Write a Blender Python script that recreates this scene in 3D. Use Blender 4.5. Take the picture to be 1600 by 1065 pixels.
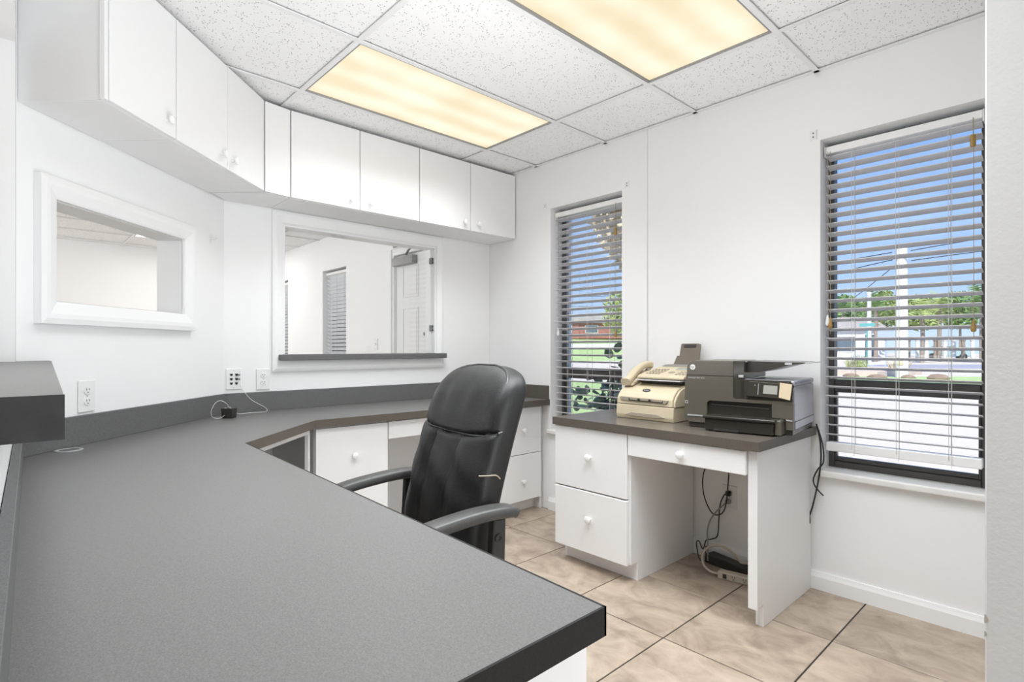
import bpy, bmesh, math, random
from mathutils import Vector, Matrix
D = bpy.data
SC = bpy.context.scene
COL = SC.collection
for o in list(D.objects):
    D.objects.remove(o)
random.seed(11)
R = math.radians

# ------------------------------------------------------------------ camera
cd = D.cameras.new('camera')
cam = D.objects.new('camera', cd)
COL.objects.link(cam)
SC.camera = cam
cd.sensor_fit = 'HORIZONTAL'
cd.sensor_width = 36
cd.lens = 853.1 / 1600 * 36
cd.shift_y = 10.5 / 1600
cd.clip_start = 0.02
cd.clip_end = 400
cam.location = (3.4038, -2.7779, 1.1225)
cam.rotation_euler = (R(90), 0, math.pi / 2 - 0.7495)

# ------------------------------------------------------------------ world, sun, lamps, exposure
W = D.worlds.new('world')
SC.world = W
W.use_nodes = True
wn = W.node_tree.nodes
wl = W.node_tree.links
wn.clear()
wo = wn.new('ShaderNodeOutputWorld')
wb = wn.new('ShaderNodeBackground')
tc = wn.new('ShaderNodeTexCoord')
sep = wn.new('ShaderNodeSeparateXYZ')
rp = wn.new('ShaderNodeValToRGB')
els = rp.color_ramp.elements
els[0].position = 0.0
els[0].color = (0.62, 0.78, 0.95, 1)
els[1].position = 1.0
els[1].color = (0.08, 0.2, 0.6, 1)
e = els.new(0.10)
e.color = (0.42, 0.62, 0.93, 1)
e = els.new(0.36)
e.color = (0.20, 0.40, 0.86, 1)
wl.new(tc.outputs['Generated'], sep.inputs[0])
wl.new(sep.outputs['Z'], rp.inputs[0])
wl.new(rp.outputs[0], wb.inputs[0])
wb.inputs[1].default_value = 0.95
wl.new(wb.outputs[0], wo.inputs[0])

sd = D.lights.new('sun', 'SUN')
sd.energy = 4.6
sd.angle = R(0.6)
sd.color = (1, 0.96, 0.9)
so = D.objects.new('sun', sd)
COL.objects.link(so)
so.rotation_euler = Vector((-0.25, 0.62, -0.80)).to_track_quat('-Z', 'Y').to_euler()


def area(name, loc, direction, sx, sy, power, col=(1, 1, 1), spread=180):
    l = D.lights.new(name, 'AREA')
    l.shape = 'RECTANGLE'
    l.size = sx
    l.size_y = sy
    l.energy = power
    l.color = col
    l.spread = math.radians(spread)
    ob = D.objects.new(name, l)
    COL.objects.link(ob)
    ob.location = loc
    ob.rotation_euler = Vector(direction).to_track_quat('-Z', 'Y').to_euler()
    return ob


# lamps: the two visible troffers, and unseen fills added to brighten the room
COOL = (0.925, 0.962, 1.0)
area('hall_fill', (6.05, -2.2, 1.25), (-1, 0.12, 0.03), 2.4, 2.2, 55, COOL)  # added fill from behind the camera; no glazed door is built there
area('lobby_fill', (-1.6, -6.2, 1.2), (0, 1, 0.28), 3.5, 2.2, 118, COOL)  # added fill from the lobby's front side; the wall there is solid
area('troffer_lamp_far', (0.986, -1.079, 2.40), (0, 0, -1), 0.55, 1.15, 11.5, COOL, 118)
area('troffer_lamp_near', (2.205, -1.15, 2.40), (0, 0, -1), 0.55, 1.10, 6, COOL, 115)
area('counter_fill', (2.205, -2.30, 2.40), (0, 0, -1), 0.55, 1.15, 9, COOL, 110)  # added ceiling fill above the front worktop, without a fixture
area('side_fill', (2.72, -1.30, 2.40), (0, 0, -1), 0.55, 1.10, 14.5, COOL, 112)  # added ceiling fill toward the near partition, without a fixture
area('upward_fill', (2.15, -1.75, 1.0), (-0.12, 0.04, 1), 1.3, 1.0, 13.5, COOL)  # added unseen fill in mid-room, aimed up to brighten the ceiling

SC.view_settings.view_transform = 'Standard'
SC.view_settings.look = 'None'
SC.view_settings.gamma = 1
SC.view_settings.use_curve_mapping = False
SC.view_settings.exposure = 0.30
SC.cycles.use_denoising = True
SC.cycles.max_bounces = 10
SC.cycles.diffuse_bounces = 6
SC.cycles.transparent_max_bounces = 16
SC.cycles.sample_clamp_indirect = 8


# ------------------------------------------------------------------ materials
def new_mat(name):
    m = D.materials.new(name)
    m.use_nodes = True
    nt = m.node_tree
    b = nt.nodes['Principled BSDF']
    return m, nt, b


def mat(name, col, rough=0.5, metal=0.0, var=None, bump=None, spec=0.5, coords='Object', rnd=0):
    """Principled with optional colour variation (scale, amount) and bump (scale, strength)."""
    m, nt, b = new_mat(name)
    n, l = nt.nodes, nt.links
    b.inputs['Base Color'].default_value = (*col, 1)
    b.inputs['Roughness'].default_value = rough
    b.inputs['Metallic'].default_value = metal
    b.inputs['Specular IOR Level'].default_value = spec
    t = n.new('ShaderNodeTexCoord')
    if var:
        nz = n.new('ShaderNodeTexNoise')
        nz.inputs['Scale'].default_value = var[0]
        nz.inputs['Detail'].default_value = 5
        mx = n.new('ShaderNodeMix')
        mx.data_type = 'RGBA'
        a = var[1]
        mx.inputs['A'].default_value = (*[max(0, c * (1 - a)) for c in col], 1)
        mx.inputs['B'].default_value = (*[min(1, c * (1 + a)) for c in col], 1)
        l.new(t.outputs[coords], nz.inputs['Vector'])
        l.new(nz.outputs['Fac'], mx.inputs['Factor'])
        l.new(mx.outputs['Result'], b.inputs['Base Color'])
    if bump:
        nb = n.new('ShaderNodeTexNoise')
        nb.inputs['Scale'].default_value = bump[0]
        nb.inputs['Detail'].default_value = 3
        bp = n.new('ShaderNodeBump')
        bp.inputs['Strength'].default_value = bump[1]
        bp.inputs['Distance'].default_value = 0.002
        l.new(t.outputs[coords], nb.inputs['Vector'])
        l.new(nb.outputs['Fac'], bp.inputs['Height'])
        l.new(bp.outputs['Normal'], b.inputs['Normal'])
    return m


def mat_emit(name, col, strength):
    m, nt, b = new_mat(name)
    b.inputs['Base Color'].default_value = (0.8, 0.8, 0.8, 1)
    b.inputs['Emission Color'].default_value = (*col, 1)
    b.inputs['Emission Strength'].default_value = strength
    return m


def mat_ceiling():
    m, nt, b = new_mat('acoustic_tile')
    n, l = nt.nodes, nt.links
    t = n.new('ShaderNodeTexCoord')
    oi = n.new('ShaderNodeObjectInfo')
    va = n.new('ShaderNodeVectorMath')
    va.operation = 'MULTIPLY_ADD'
    va.inputs[1].default_value = (1, 1, 0)
    l.new(t.outputs['Object'], va.inputs[0])
    l.new(oi.outputs['Random'], va.inputs[2])
    vo = n.new('ShaderNodeTexVoronoi')
    vo.inputs['Scale'].default_value = 95
    vo.inputs['Randomness'].default_value = 1
    nz = n.new('ShaderNodeTexNoise')
    nz.inputs['Scale'].default_value = 34
    nz.inputs['Detail'].default_value = 3
    l.new(va.outputs[0], vo.inputs['Vector'])
    l.new(va.outputs[0], nz.inputs['Vector'])
    # pits: near the cell centre, and only where the slow noise is high
    mr = n.new('ShaderNodeMapRange')
    mr.inputs['From Min'].default_value = 0.13
    mr.inputs['From Max'].default_value = 0.30
    mr.inputs['To Min'].default_value = 1
    mr.inputs['To Max'].default_value = 0
    l.new(vo.outputs['Distance'], mr.inputs['Value'])
    m2 = n.new('ShaderNodeMapRange')
    m2.inputs['From Min'].default_value = 0.44
    m2.inputs['From Max'].default_value = 0.54
    l.new(nz.outputs['Fac'], m2.inputs['Value'])
    mu = n.new('ShaderNodeMath')
    mu.operation = 'MULTIPLY'
    l.new(mr.outputs[0], mu.inputs[0])
    l.new(m2.outputs[0], mu.inputs[1])
    mx = n.new('ShaderNodeMix')
    mx.data_type = 'RGBA'
    mx.inputs['A'].default_value = (0.92, 0.92, 0.92, 1)
    mx.inputs['B'].default_value = (0.26, 0.25, 0.24, 1)
    l.new(mu.outputs[0], mx.inputs['Factor'])
    l.new(mx.outputs['Result'], b.inputs['Base Color'])
    bp = n.new('ShaderNodeBump')
    bp.inputs['Strength'].default_value = 0.6
    bp.inputs['Distance'].default_value = 0.003
    bp.invert = True
    l.new(mu.outputs[0], bp.inputs['Height'])
    l.new(bp.outputs[0], b.inputs['Normal'])
    b.inputs['Roughness'].default_value = 0.9
    b.inputs['Specular IOR Level'].default_value = 0.1
    return m


def mat_floor():
    m, nt, b = new_mat('tan_marbled_tile')
    n, l = nt.nodes, nt.links
    t = n.new('ShaderNodeTexCoord')
    oi = n.new('ShaderNodeObjectInfo')
    mm = n.new('ShaderNodeMath')
    mm.operation = 'MULTIPLY'
    mm.inputs[1].default_value = 37.0
    l.new(oi.outputs['Random'], mm.inputs[0])
    va = n.new('ShaderNodeVectorMath')
    va.operation = 'ADD'
    l.new(t.outputs['Object'], va.inputs[0])
    l.new(mm.outputs[0], va.inputs[1])
    sc = n.new('ShaderNodeMapping')
    sc.inputs['Scale'].default_value = (1.0, 1.35, 1.0)
    sc.inputs['Rotation'].default_value = (0, 0, 0.5)
    l.new(va.outputs[0], sc.inputs['Vector'])
    n1 = n.new('ShaderNodeTexNoise')
    n1.inputs['Scale'].default_value = 6.5
    n1.inputs['Detail'].default_value = 9
    n1.inputs['Roughness'].default_value = 0.62
    n1.inputs['Distortion'].default_value = 0.7
    l.new(sc.outputs[0], n1.inputs['Vector'])
    r = n.new('ShaderNodeValToRGB')
    el = r.color_ramp.elements
    el[0].position = 0.33
    el[0].color = (0.25, 0.195, 0.147, 1)
    el[1].position = 0.72
    el[1].color = (0.49, 0.405, 0.32, 1)
    k = el.new(0.5)
    k.color = (0.37, 0.297, 0.23, 1)
    l.new(n1.outputs['Fac'], r.inputs[0])
    l.new(r.outputs[0], b.inputs['Base Color'])
    b.inputs['Roughness'].default_value = 0.42
    bp = n.new('ShaderNodeBump')
    bp.inputs['Strength'].default_value = 0.15
    bp.inputs['Distance'].default_value = 0.002
    l.new(n1.outputs['Fac'], bp.inputs['Height'])
    l.new(bp.outputs[0], b.inputs['Normal'])
    return m


def mat_laminate(name, col, rough, spec=0.5):
    m, nt, b = new_mat(name)
    b.inputs['Specular IOR Level'].default_value = spec
    n, l = nt.nodes, nt.links
    t = n.new('ShaderNodeTexCoord')
    n1 = n.new('ShaderNodeTexNoise')
    n1.inputs['Scale'].default_value = 420
    n1.inputs['Detail'].default_value = 4
    n2 = n.new('ShaderNodeTexNoise')
    n2.inputs['Scale'].default_value = 150
    n2.inputs['Detail'].default_value = 3
    l.new(t.outputs['Object'], n1.inputs['Vector'])
    l.new(t.outputs['Object'], n2.inputs['Vector'])
    ad = n.new('ShaderNodeMath')
    ad.operation = 'MULTIPLY_ADD'
    ad.inputs[1].default_value = 0.35
    l.new(n2.outputs['Fac'], ad.inputs[0])
    l.new(n1.outputs['Fac'], ad.inputs[2])
    r = n.new('ShaderNodeValToRGB')
    r.color_ramp.elements[0].position = 0.45
    r.color_ramp.elements[0].color = (*[c * 0.75 for c in col], 1)
    r.color_ramp.elements[1].position = 0.92
    r.color_ramp.elements[1].color = (*[min(1, c * 1.25) for c in col], 1)
    l.new(ad.outputs[0], r.inputs[0])
    l.new(r.outputs[0], b.inputs['Base Color'])
    b.inputs['Roughness'].default_value = rough
    bp = n.new('ShaderNodeBump')
    bp.inputs['Strength'].default_value = 0.12
    bp.inputs['Distance'].default_value = 0.001
    l.new(n1.outputs['Fac'], bp.inputs['Height'])
    l.new(bp.outputs[0], b.inputs['Normal'])
    return m


def mat_glass(name, tint=(1, 1, 1), gloss=1.0):
    m = D.materials.new(name)
    m.use_nodes = True
    n, l = m.node_tree.nodes, m.node_tree.links
    n.clear()
    out = n.new('ShaderNodeOutputMaterial')
    tr = n.new('ShaderNodeBsdfTransparent')
    tr.inputs[0].default_value = (*tint, 1)
    gl = n.new('ShaderNodeBsdfGlossy')
    gl.inputs['Roughness'].default_value = 0.02
    fr = n.new('ShaderNodeFresnel')
    fr.inputs[0].default_value = 1.45
    mu = n.new('ShaderNodeMath')
    mu.operation = 'MULTIPLY'
    mu.inputs[1].default_value = gloss
    mx = n.new('ShaderNodeMixShader')
    l.new(fr.outputs[0], mu.inputs[0])
    l.new(mu.outputs[0], mx.inputs[0])
    l.new(tr.outputs[0], mx.inputs[1])
    l.new(gl.outputs[0], mx.inputs[2])
    l.new(mx.outputs[0], out.inputs[0])
    return m


def mat_diffuser():
    """prismatic troffer lens lit from behind by its tubes (tubes run along local y)."""
    m, nt, b = new_mat('prismatic_lens_lit')
    n, l = nt.nodes, nt.links
    t = n.new('ShaderNodeTexCoord')
    sp = n.new('ShaderNodeSeparateXYZ')
    l.new(t.outputs['Object'], sp.inputs[0])
    wv = n.new('ShaderNodeMath')
    wv.operation = 'MULTIPLY'
    wv.inputs[1].default_value = 2 * math.pi / 0.19
    l.new(sp.outputs['X'], wv.inputs[0])
    cs = n.new('ShaderNodeMath')
    cs.operation = 'COSINE'
    l.new(wv.outputs[0], cs.inputs[0])
    nz = n.new('ShaderNodeTexNoise')
    nz.inputs['Scale'].default_value = 2.5
    l.new(t.outputs['Object'], nz.inputs['Vector'])
    ck = n.new('ShaderNodeTexVoronoi')
    ck.inputs['Scale'].default_value = 130
    ck.inputs['Randomness'].default_value = 0.1
    l.new(t.outputs['Object'], ck.inputs['Vector'])
    a1 = n.new('ShaderNodeMath')
    a1.operation = 'MULTIPLY_ADD'
    a1.inputs[1].default_value = 0.13
    l.new(cs.outputs[0], a1.inputs[0])
    l.new(nz.outputs['Fac'], a1.inputs[2])
    a2 = n.new('ShaderNodeMath')
    a2.operation = 'MULTIPLY_ADD'
    a2.inputs[1].default_value = -0.12
    l.new(ck.outputs['Distance'], a2.inputs[0])
    l.new(a1.outputs[0], a2.inputs[2])
    r = n.new('ShaderNodeValToRGB')
    el = r.color_ramp.elements
    el[0].position = 0.25
    el[0].color = (0.76, 0.645, 0.43, 1)
    el[1].position = 0.68
    el[1].color = (0.90, 0.835, 0.665, 1)
    l.new(a2.outputs[0], r.inputs[0])
    b.inputs['Base Color'].default_value = (0.05, 0.05, 0.04, 1)
    b.inputs['Roughness'].default_value = 0.4
    l.new(r.outputs[0], b.inputs['Emission Color'])
    b.inputs['Emission Strength'].default_value = 0.93
    return m


M = {}
M['wall'] = mat('white_wall_paint', (0.875, 0.875, 0.875), 0.55, bump=(160, 0.12), spec=0.3)
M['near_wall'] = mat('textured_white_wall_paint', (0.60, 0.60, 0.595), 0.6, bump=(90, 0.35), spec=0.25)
M['trim'] = mat('white_gloss_paint', (0.88, 0.88, 0.88), 0.35, bump=(60, 0.05))
M['cab'] = mat('white_melamine', (0.84, 0.84, 0.84), 0.38, var=(30, 0.01), bump=(200, 0.03))
M['cab_in'] = mat('melamine_underside', (0.83, 0.83, 0.83), 0.5, var=(12, 0.02))
M['knob'] = mat('white_ceramic_knob', (0.86, 0.86, 0.855), 0.2)
M['ceil'] = mat_ceiling()
M['tee'] = mat('white_ceiling_tee', (0.84, 0.84, 0.84), 0.45)
M['floor'] = mat_floor()
M['grout'] = mat('dark_grout', (0.06, 0.05, 0.045), 0.9, var=(40, 0.3))
M['lam'] = mat_laminate('grey_speckled_laminate', (0.140, 0.138, 0.134), 0.40)
M['lam_edge'] = mat_laminate('dark_grey_laminate_edge', (0.016, 0.016, 0.016), 0.6, 0.25)
M['lam_brown'] = mat_laminate('brown_grey_laminate', (0.125, 0.108, 0.09), 0.26, 0.7)
M['lam_floor_tint_edge'] = mat_laminate('floor_tint_laminate_edge', (0.105, 0.09, 0.073), 0.5)  # brown reflected from the floor is put into this edge colour
M['lam_rough'] = mat('dark_slate_laminate', (0.032, 0.032, 0.032), 0.6, var=(38, 0.45), bump=(40, 0.8), spec=0.25)
M['splash'] = mat_laminate('grey_backsplash_laminate', (0.13, 0.13, 0.13), 0.55)
M['bronze'] = mat('dark_bronze_aluminium', (0.105, 0.10, 0.095), 0.4, 0.3, bump=(300, 0.05))
M['pane'] = mat_glass('window_glass')
M['pane_pass'] = mat_glass('sliding_pane_glass', (0.97, 0.98, 0.98), 0.9)
M['slat'] = mat('shade_grey_slat', (0.66, 0.65, 0.66), 0.45, bump=(150, 0.04))  # white slats greyed: shade of their undersides put into the colour
M['slat_white'] = mat('bright_white_slat', (0.88, 0.88, 0.88), 0.4, bump=(150, 0.04))
M['cord'] = mat('white_cord', (0.62, 0.61, 0.58), 0.8)
M['cord_tan'] = mat('tan_cord', (0.36, 0.30, 0.2), 0.8)
M['wood'] = mat('varnished_wood_tassel', (0.36, 0.22, 0.06), 0.35, var=(60, 0.25))
M['lining'] = mat('shade_grey_lining', (0.66, 0.66, 0.66), 0.5)  # shade inside the small opening put into the lining's grey
M['marble'] = mat('white_marble_sill', (0.78, 0.77, 0.75), 0.25, var=(14, 0.1))
M['lens'] = mat_diffuser()
M['lens_frame'] = mat('grey_lens_frame', (0.30, 0.30, 0.30), 0.45)
M['leather'] = mat('black_leather', (0.012, 0.012, 0.012), 0.44, var=(18, 0.3), bump=(220, 0.3), spec=0.42)
M['pipe'] = mat('black_piping', (0.035, 0.035, 0.034), 0.35)
M['plastic_black'] = mat('black_plastic', (0.024, 0.024, 0.023), 0.42, bump=(300, 0.2))
M['arm_top'] = mat('worn_black_armrest', (0.055, 0.054, 0.052), 0.42, var=(9, 0.35), bump=(260, 0.15))
M['steel'] = mat('steel', (0.45, 0.45, 0.45), 0.3, 1.0, var=(40, 0.1))
M['fax'] = mat('cream_plastic', (0.60, 0.515, 0.36), 0.42, var=(6, 0.04), bump=(400, 0.1))
M['fax_dark'] = mat('dark_slot_plastic', (0.03, 0.028, 0.024), 0.5)
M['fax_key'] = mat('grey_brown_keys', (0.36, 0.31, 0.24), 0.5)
M['fax_tray'] = mat('smoky_brown_plastic', (0.16, 0.135, 0.105), 0.35, var=(10, 0.12))
M['prn'] = mat('dark_taupe_plastic', (0.108, 0.096, 0.075), 0.32, var=(8, 0.06), bump=(500, 0.08))
M['prn_side'] = mat('window_sheen_plastic', (0.42, 0.42, 0.47), 0.32, 0.5, var=(5, 0.04))  # window's reflection on the printer put into a pale lilac base
M['prn_dark'] = mat('black_brown_plastic', (0.032, 0.028, 0.022), 0.25, var=(8, 0.1))
M['prn_gloss'] = mat('glossy_panel_plastic', (0.055, 0.05, 0.042), 0.12)
M['prn_label'] = mat('cream_paper_label', (0.72, 0.60, 0.42), 0.7)
M['silver'] = mat('silver_plastic', (0.55, 0.55, 0.56), 0.3, 0.3)
M['screen'] = mat('grey_lcd_glass', (0.42, 0.42, 0.38), 0.15, var=(3, 0.1))
M['ink_white'] = mat('white_print', (0.8, 0.8, 0.8), 0.5)
M['ink_grey'] = mat('grey_print', (0.40, 0.38, 0.34), 0.5)
M['ink_dark'] = mat('dark_print', (0.03, 0.03, 0.035), 0.5)
M['plate'] = mat('white_wall_plate', (0.82, 0.82, 0.81), 0.3)
M['hole'] = mat('dark_hole', (0.02, 0.02, 0.02), 0.7)
M['black_cable'] = mat('black_cable', (0.02, 0.02, 0.02), 0.45)
M['grey_cable'] = mat('grey_cable', (0.30, 0.29, 0.28), 0.5)
M['beige'] = mat('beige_cable', (0.50, 0.44, 0.36), 0.5)
M['hook'] = mat('white_enamel', (0.80, 0.80, 0.80), 0.3)
M['asphalt'] = mat('sunlit_concrete', (0.66, 0.60, 0.50), 0.9, var=(0.6, 0.06), coords='Generated')
M['road'] = mat('road_grey', (0.36, 0.36, 0.40), 0.9, var=(0.5, 0.08))
M['lawn'] = mat('pale_lawn', (0.42, 0.56, 0.22), 0.95, var=(1.2, 0.25))
M['sand'] = mat('sandy_soil', (0.66, 0.56, 0.46), 0.95, var=(2.0, 0.2))
M['leafA'] = mat('palm_green', (0.20, 0.33, 0.10), 0.6, var=(3, 0.3))
M['leafB'] = mat('yellow_green_foliage', (0.34, 0.42, 0.14), 0.65, var=(3, 0.3))
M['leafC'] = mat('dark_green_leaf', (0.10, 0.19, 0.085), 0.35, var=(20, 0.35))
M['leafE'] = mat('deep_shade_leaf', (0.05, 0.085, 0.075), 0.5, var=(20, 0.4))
M['leafD'] = mat('pale_green_leaf', (0.42, 0.50, 0.30), 0.4, var=(20, 0.3))
M['dry'] = mat('dry_tan_leaf', (0.62, 0.52, 0.34), 0.8, var=(12, 0.35))
M['bark'] = mat('grey_bark', (0.32, 0.27, 0.22), 0.9, var=(6, 0.3))
M['concrete'] = mat('pale_concrete_pole', (0.78, 0.77, 0.74), 0.85, var=(3, 0.06))
M['house'] = mat('pale_stucco', (0.72, 0.74, 0.76), 0.9, var=(1, 0.05))
M['roof'] = mat('grey_roof', (0.42, 0.40, 0.40), 0.9, var=(2, 0.15))
M['brickred'] = mat('red_brown_siding', (0.36, 0.16, 0.13), 0.9, var=(1, 0.2))
M['houseglass'] = mat('house_window_glass', (0.12, 0.16, 0.20), 0.15)
M['teal'] = mat('teal_sign', (0.12, 0.42, 0.40), 0.5)
M['signback'] = mat('bare_sign_metal', (0.42, 0.50, 0.62), 0.5, 0.1)
M['carblue'] = mat('blue_car_paint', (0.18, 0.24, 0.42), 0.25)
M['carteal'] = mat('pale_teal_car_paint', (0.34, 0.48, 0.50), 0.25)
M['tyre'] = mat('tyre_rubber', (0.03, 0.03, 0.03), 0.8)
M['rock'] = mat('brown_rock', (0.28, 0.20, 0.15), 0.9, var=(4, 0.4))
M['lobby_wall'] = mat('lobby_white_paint', (0.87, 0.87, 0.87), 0.55, bump=(160, 0.1))
M['door'] = mat('white_door_paint', (0.83, 0.83, 0.83), 0.35)
M['closer'] = mat('aluminium_door_closer', (0.30, 0.30, 0.30), 0.35, 0.7)


# ------------------------------------------------------------------ mesh helpers
def link(name, me, m, parent=None, kind=None):
    if m is not None:
        for q in (m if isinstance(m, (list, tuple)) else [m]):
            me.materials.append(q)
    ob = D.objects.new(name, me)
    COL.objects.link(ob)
    if parent is not None:
        ob.parent = parent
    if kind:
        ob['kind'] = kind
    return ob


def obj(name, bm, m, parent=None, kind=None, smooth=False, world=False, angle=40):
    """Link a bmesh as ONE mesh object; world=True: coordinates are world ones, put into the parent's frame."""
    if world and parent is not None:
        pm = Matrix.LocRotScale(parent.location, parent.rotation_euler, None)
        q = parent.parent
        while q is not None:
            pm = Matrix.LocRotScale(q.location, q.rotation_euler, None) @ pm
            q = q.parent
        bm.transform(pm.inverted())
    me = D.meshes.new(name)
    if smooth:
        lim = math.cos(R(angle))
        for f in bm.faces:
            f.smooth = True
        for ed in bm.edges:
            if len(ed.link_faces) == 2:
                if ed.link_faces[0].normal.dot(ed.link_faces[1].normal) < lim:
                    ed.smooth = False
    bm.to_mesh(me)
    bm.free()
    return link(name, me, m, parent, kind)


def BM():
    return bmesh.new()


def add_box(bm, x0, x1, y0, y1, z0, z1, bev=0.0, mtx=None, mi=0):
    b2 = bmesh.new()
    vs = [b2.verts.new((x, y, z)) for x in (x0, x1) for y in (y0, y1) for z in (z0, z1)]
    for f in ((0, 1, 3, 2), (4, 6, 7, 5), (0, 4, 5, 1), (2, 3, 7, 6), (0, 2, 6, 4), (1, 5, 7, 3)):
        b2.faces.new([vs[i] for i in f])
    if bev > 0:
        bmesh.ops.bevel(b2, geom=list(b2.edges), offset=bev, segments=2 if bev > 0.004 else 1, profile=0.5, affect='EDGES')
    bmesh.ops.recalc_face_normals(b2, faces=b2.faces)
    merge(bm, b2, mtx, mi)


def merge(bm, b2, mtx=None, mi=0):
    if mtx is not None:
        b2.transform(mtx)
    for f in b2.faces:
        f.material_index = mi
    tmp = D.meshes.new('tmp')
    b2.to_mesh(tmp)
    b2.free()
    bm.from_mesh(tmp)
    D.meshes.remove(tmp)
    bm.normal_update()


def box(x0, x1, y0, y1, z0, z1, bev=0.0):
    bm = BM()
    add_box(bm, x0, x1, y0, y1, z0, z1, bev)
    return bm


def add_prism(bm, pts, z0, z1, bev=0.0, mtx=None):
    b2 = bmesh.new()
    lo = [b2.verts.new((x, y, z0)) for x, y in pts]
    hi = [b2.verts.new((x, y, z1)) for x, y in pts]
    n = len(pts)
    b2.faces.new(lo[::-1])
    b2.faces.new(hi)
    for i in range(n):
        b2.faces.new([lo[i], lo[(i + 1) % n], hi[(i + 1) % n], hi[i]])
    bmesh.ops.recalc_face_normals(b2, faces=b2.faces)
    if bev:
        bmesh.ops.bevel(b2, geom=list(b2.edges), offset=bev, segments=1, affect='EDGES')
    merge(bm, b2, mtx)


def prism(pts, z0, z1, bev=0.0, mtx=None):
    bm = BM()
    add_prism(bm, pts, z0, z1, bev, mtx)
    return bm


def add_lathe(bm, prof, seg=20, mtx=None):
    b2 = bmesh.new()
    rings = []
    for r, z in prof:
        if r < 1e-6:
            rings.append([b2.verts.new((0, 0, z))])
        else:
            rings.append([b2.verts.new((r * math.cos(2 * math.pi * k / seg), r * math.sin(2 * math.pi * k / seg), z)) for k in range(seg)])
    for a, b in zip(rings[:-1], rings[1:]):
        for k in range(seg):
            j = (k + 1) % seg
            if len(a) == 1 and len(b) == 1:
                continue
            if len(a) == 1:
                b2.faces.new([a[0], b[j], b[k]])
            elif len(b) == 1:
                b2.faces.new([a[k], a[j], b[0]])
            else:
                b2.faces.new([a[k], a[j], b[j], b[k]])
    if len(rings[0]) > 1:
        b2.faces.new(rings[0][::-1])
    if len(rings[-1]) > 1:
        b2.faces.new(rings[-1])
    bmesh.ops.recalc_face_normals(b2, faces=b2.faces)
    merge(bm, b2, mtx)


def lathe(prof, seg=20, mtx=None):
    bm = BM()
    add_lathe(bm, prof, seg, mtx)
    return bm


def smooth_path(pts, sub=5):
    P = [Vector(p) for p in pts]
    if len(P) < 3 or sub < 2:
        return P
    out = []
    for i in range(len(P) - 1):
        p0, p1, p2, p3 = P[max(i - 1, 0)], P[i], P[i + 1], P[min(i + 2, len(P) - 1)]
        for k in range(sub):
            t = k / sub
            out.append(0.5 * ((2 * p1) + (-p0 + p2) * t + (2 * p0 - 5 * p1 + 4 * p2 - p3) * t * t + (-p0 + 3 * p1 - 3 * p2 + p3) * t ** 3))
    out.append(P[-1])
    return out


def add_sweep(bm, pts, section, sub=5, up=(0, 0, 1), scale=None):
    """Sweep a closed 2-D section (list of (u, v)) along a path; u is sideways, v along the path's own up."""
    P = smooth_path(pts, sub)
    b2 = bmesh.new()
    rings = []
    up = Vector(up)
    last = None
    for i, p in enumerate(P):
        t = (P[min(i + 1, len(P) - 1)] - P[max(i - 1, 0)])
        if t.length < 1e-9:
            t = Vector((0, 0, 1))
        t.normalize()
        ref = last if last is not None else up
        s = t.cross(ref)
        if s.length < 1e-4:
            s = t.cross(Vector((1, 0.3, 0.2)))
        s.normalize()
        v = s.cross(t).normalized()
        last = v
        k = scale(i / (len(P) - 1)) if scale else 1
        rings.append([b2.verts.new(p + s * (a * k) + v * (c * k)) for a, c in section])
    n = len(section)
    for a, b in zip(rings[:-1], rings[1:]):
        for k in range(n):
            b2.faces.new([a[k], a[(k + 1) % n], b[(k + 1) % n], b[k]])
    b2.faces.new(rings[0][::-1])
    b2.faces.new(rings[-1])
    bmesh.ops.recalc_face_normals(b2, faces=b2.faces)
    merge(bm, b2)


def circ(r, n=8):
    return [(r * math.cos(2 * math.pi * k / n), r * math.sin(2 * math.pi * k / n)) for k in range(n)]


def tube(pts, r, seg=8, sub=5):
    bm = BM()
    add_sweep(bm, pts, circ(r, seg), sub)
    return bm


def rrect(w, h, r, n=3):
    out = []
    for cx, cy, a0 in ((w / 2 - r, h / 2 - r, 0), (-w / 2 + r, h / 2 - r, 90), (-w / 2 + r, -h / 2 + r, 180), (w / 2 - r, -h / 2 + r, 270)):
        for k in range(n + 1):
            a = R(a0 + 90 * k / n)
            out.append((cx + r * math.cos(a), cy + r * math.sin(a)))
    return out


def thing(name, label, cat, loc=(0, 0, 0), rotz=0.0, group=None):
    o = D.objects.new(name, None)
    o.empty_display_size = 0.05
    COL.objects.link(o)
    o.location = loc
    o.rotation_euler = (0, 0, rotz)
    o['label'] = label
    o['category'] = cat
    if group:
        o['group'] = group
    return o


def tag(o, label, cat, group=None):
    o['label'] = label
    o['category'] = cat
    if group:
        o['group'] = group
    return o


def copy_tree(o, parent=None):
    c = o.copy()
    COL.objects.link(c)
    c.parent = parent
    for ch in [k for k in D.objects if k.parent == o]:
        copy_tree(ch, c)
    return c


def text_bm(s, size, depth=0.0005, align='CENTER'):
    cu = D.curves.new('txt', 'FONT')
    cu.body = s
    cu.size = size
    cu.extrude = depth
    cu.resolution_u = 2
    cu.align_x = align
    cu.align_y = 'CENTER'
    ob = D.objects.new('txt', cu)
    COL.objects.link(ob)
    bpy.context.view_layer.update()
    me = D.meshes.new_from_object(ob.evaluated_get(bpy.context.evaluated_depsgraph_get()))
    bm = BM()
    bm.from_mesh(me)
    D.objects.remove(ob)
    D.curves.remove(cu)
    D.meshes.remove(me)
    return bm


def frame_mtx(o, x, y):
    """matrix with origin o, local x and y axes; z is their cross product."""
    x = Vector(x).normalized()
    y = Vector(y).normalized()
    z = x.cross(y)
    m = Matrix((x, y, z)).transposed().to_4x4()
    m.translation = Vector(o)
    return m


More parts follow.
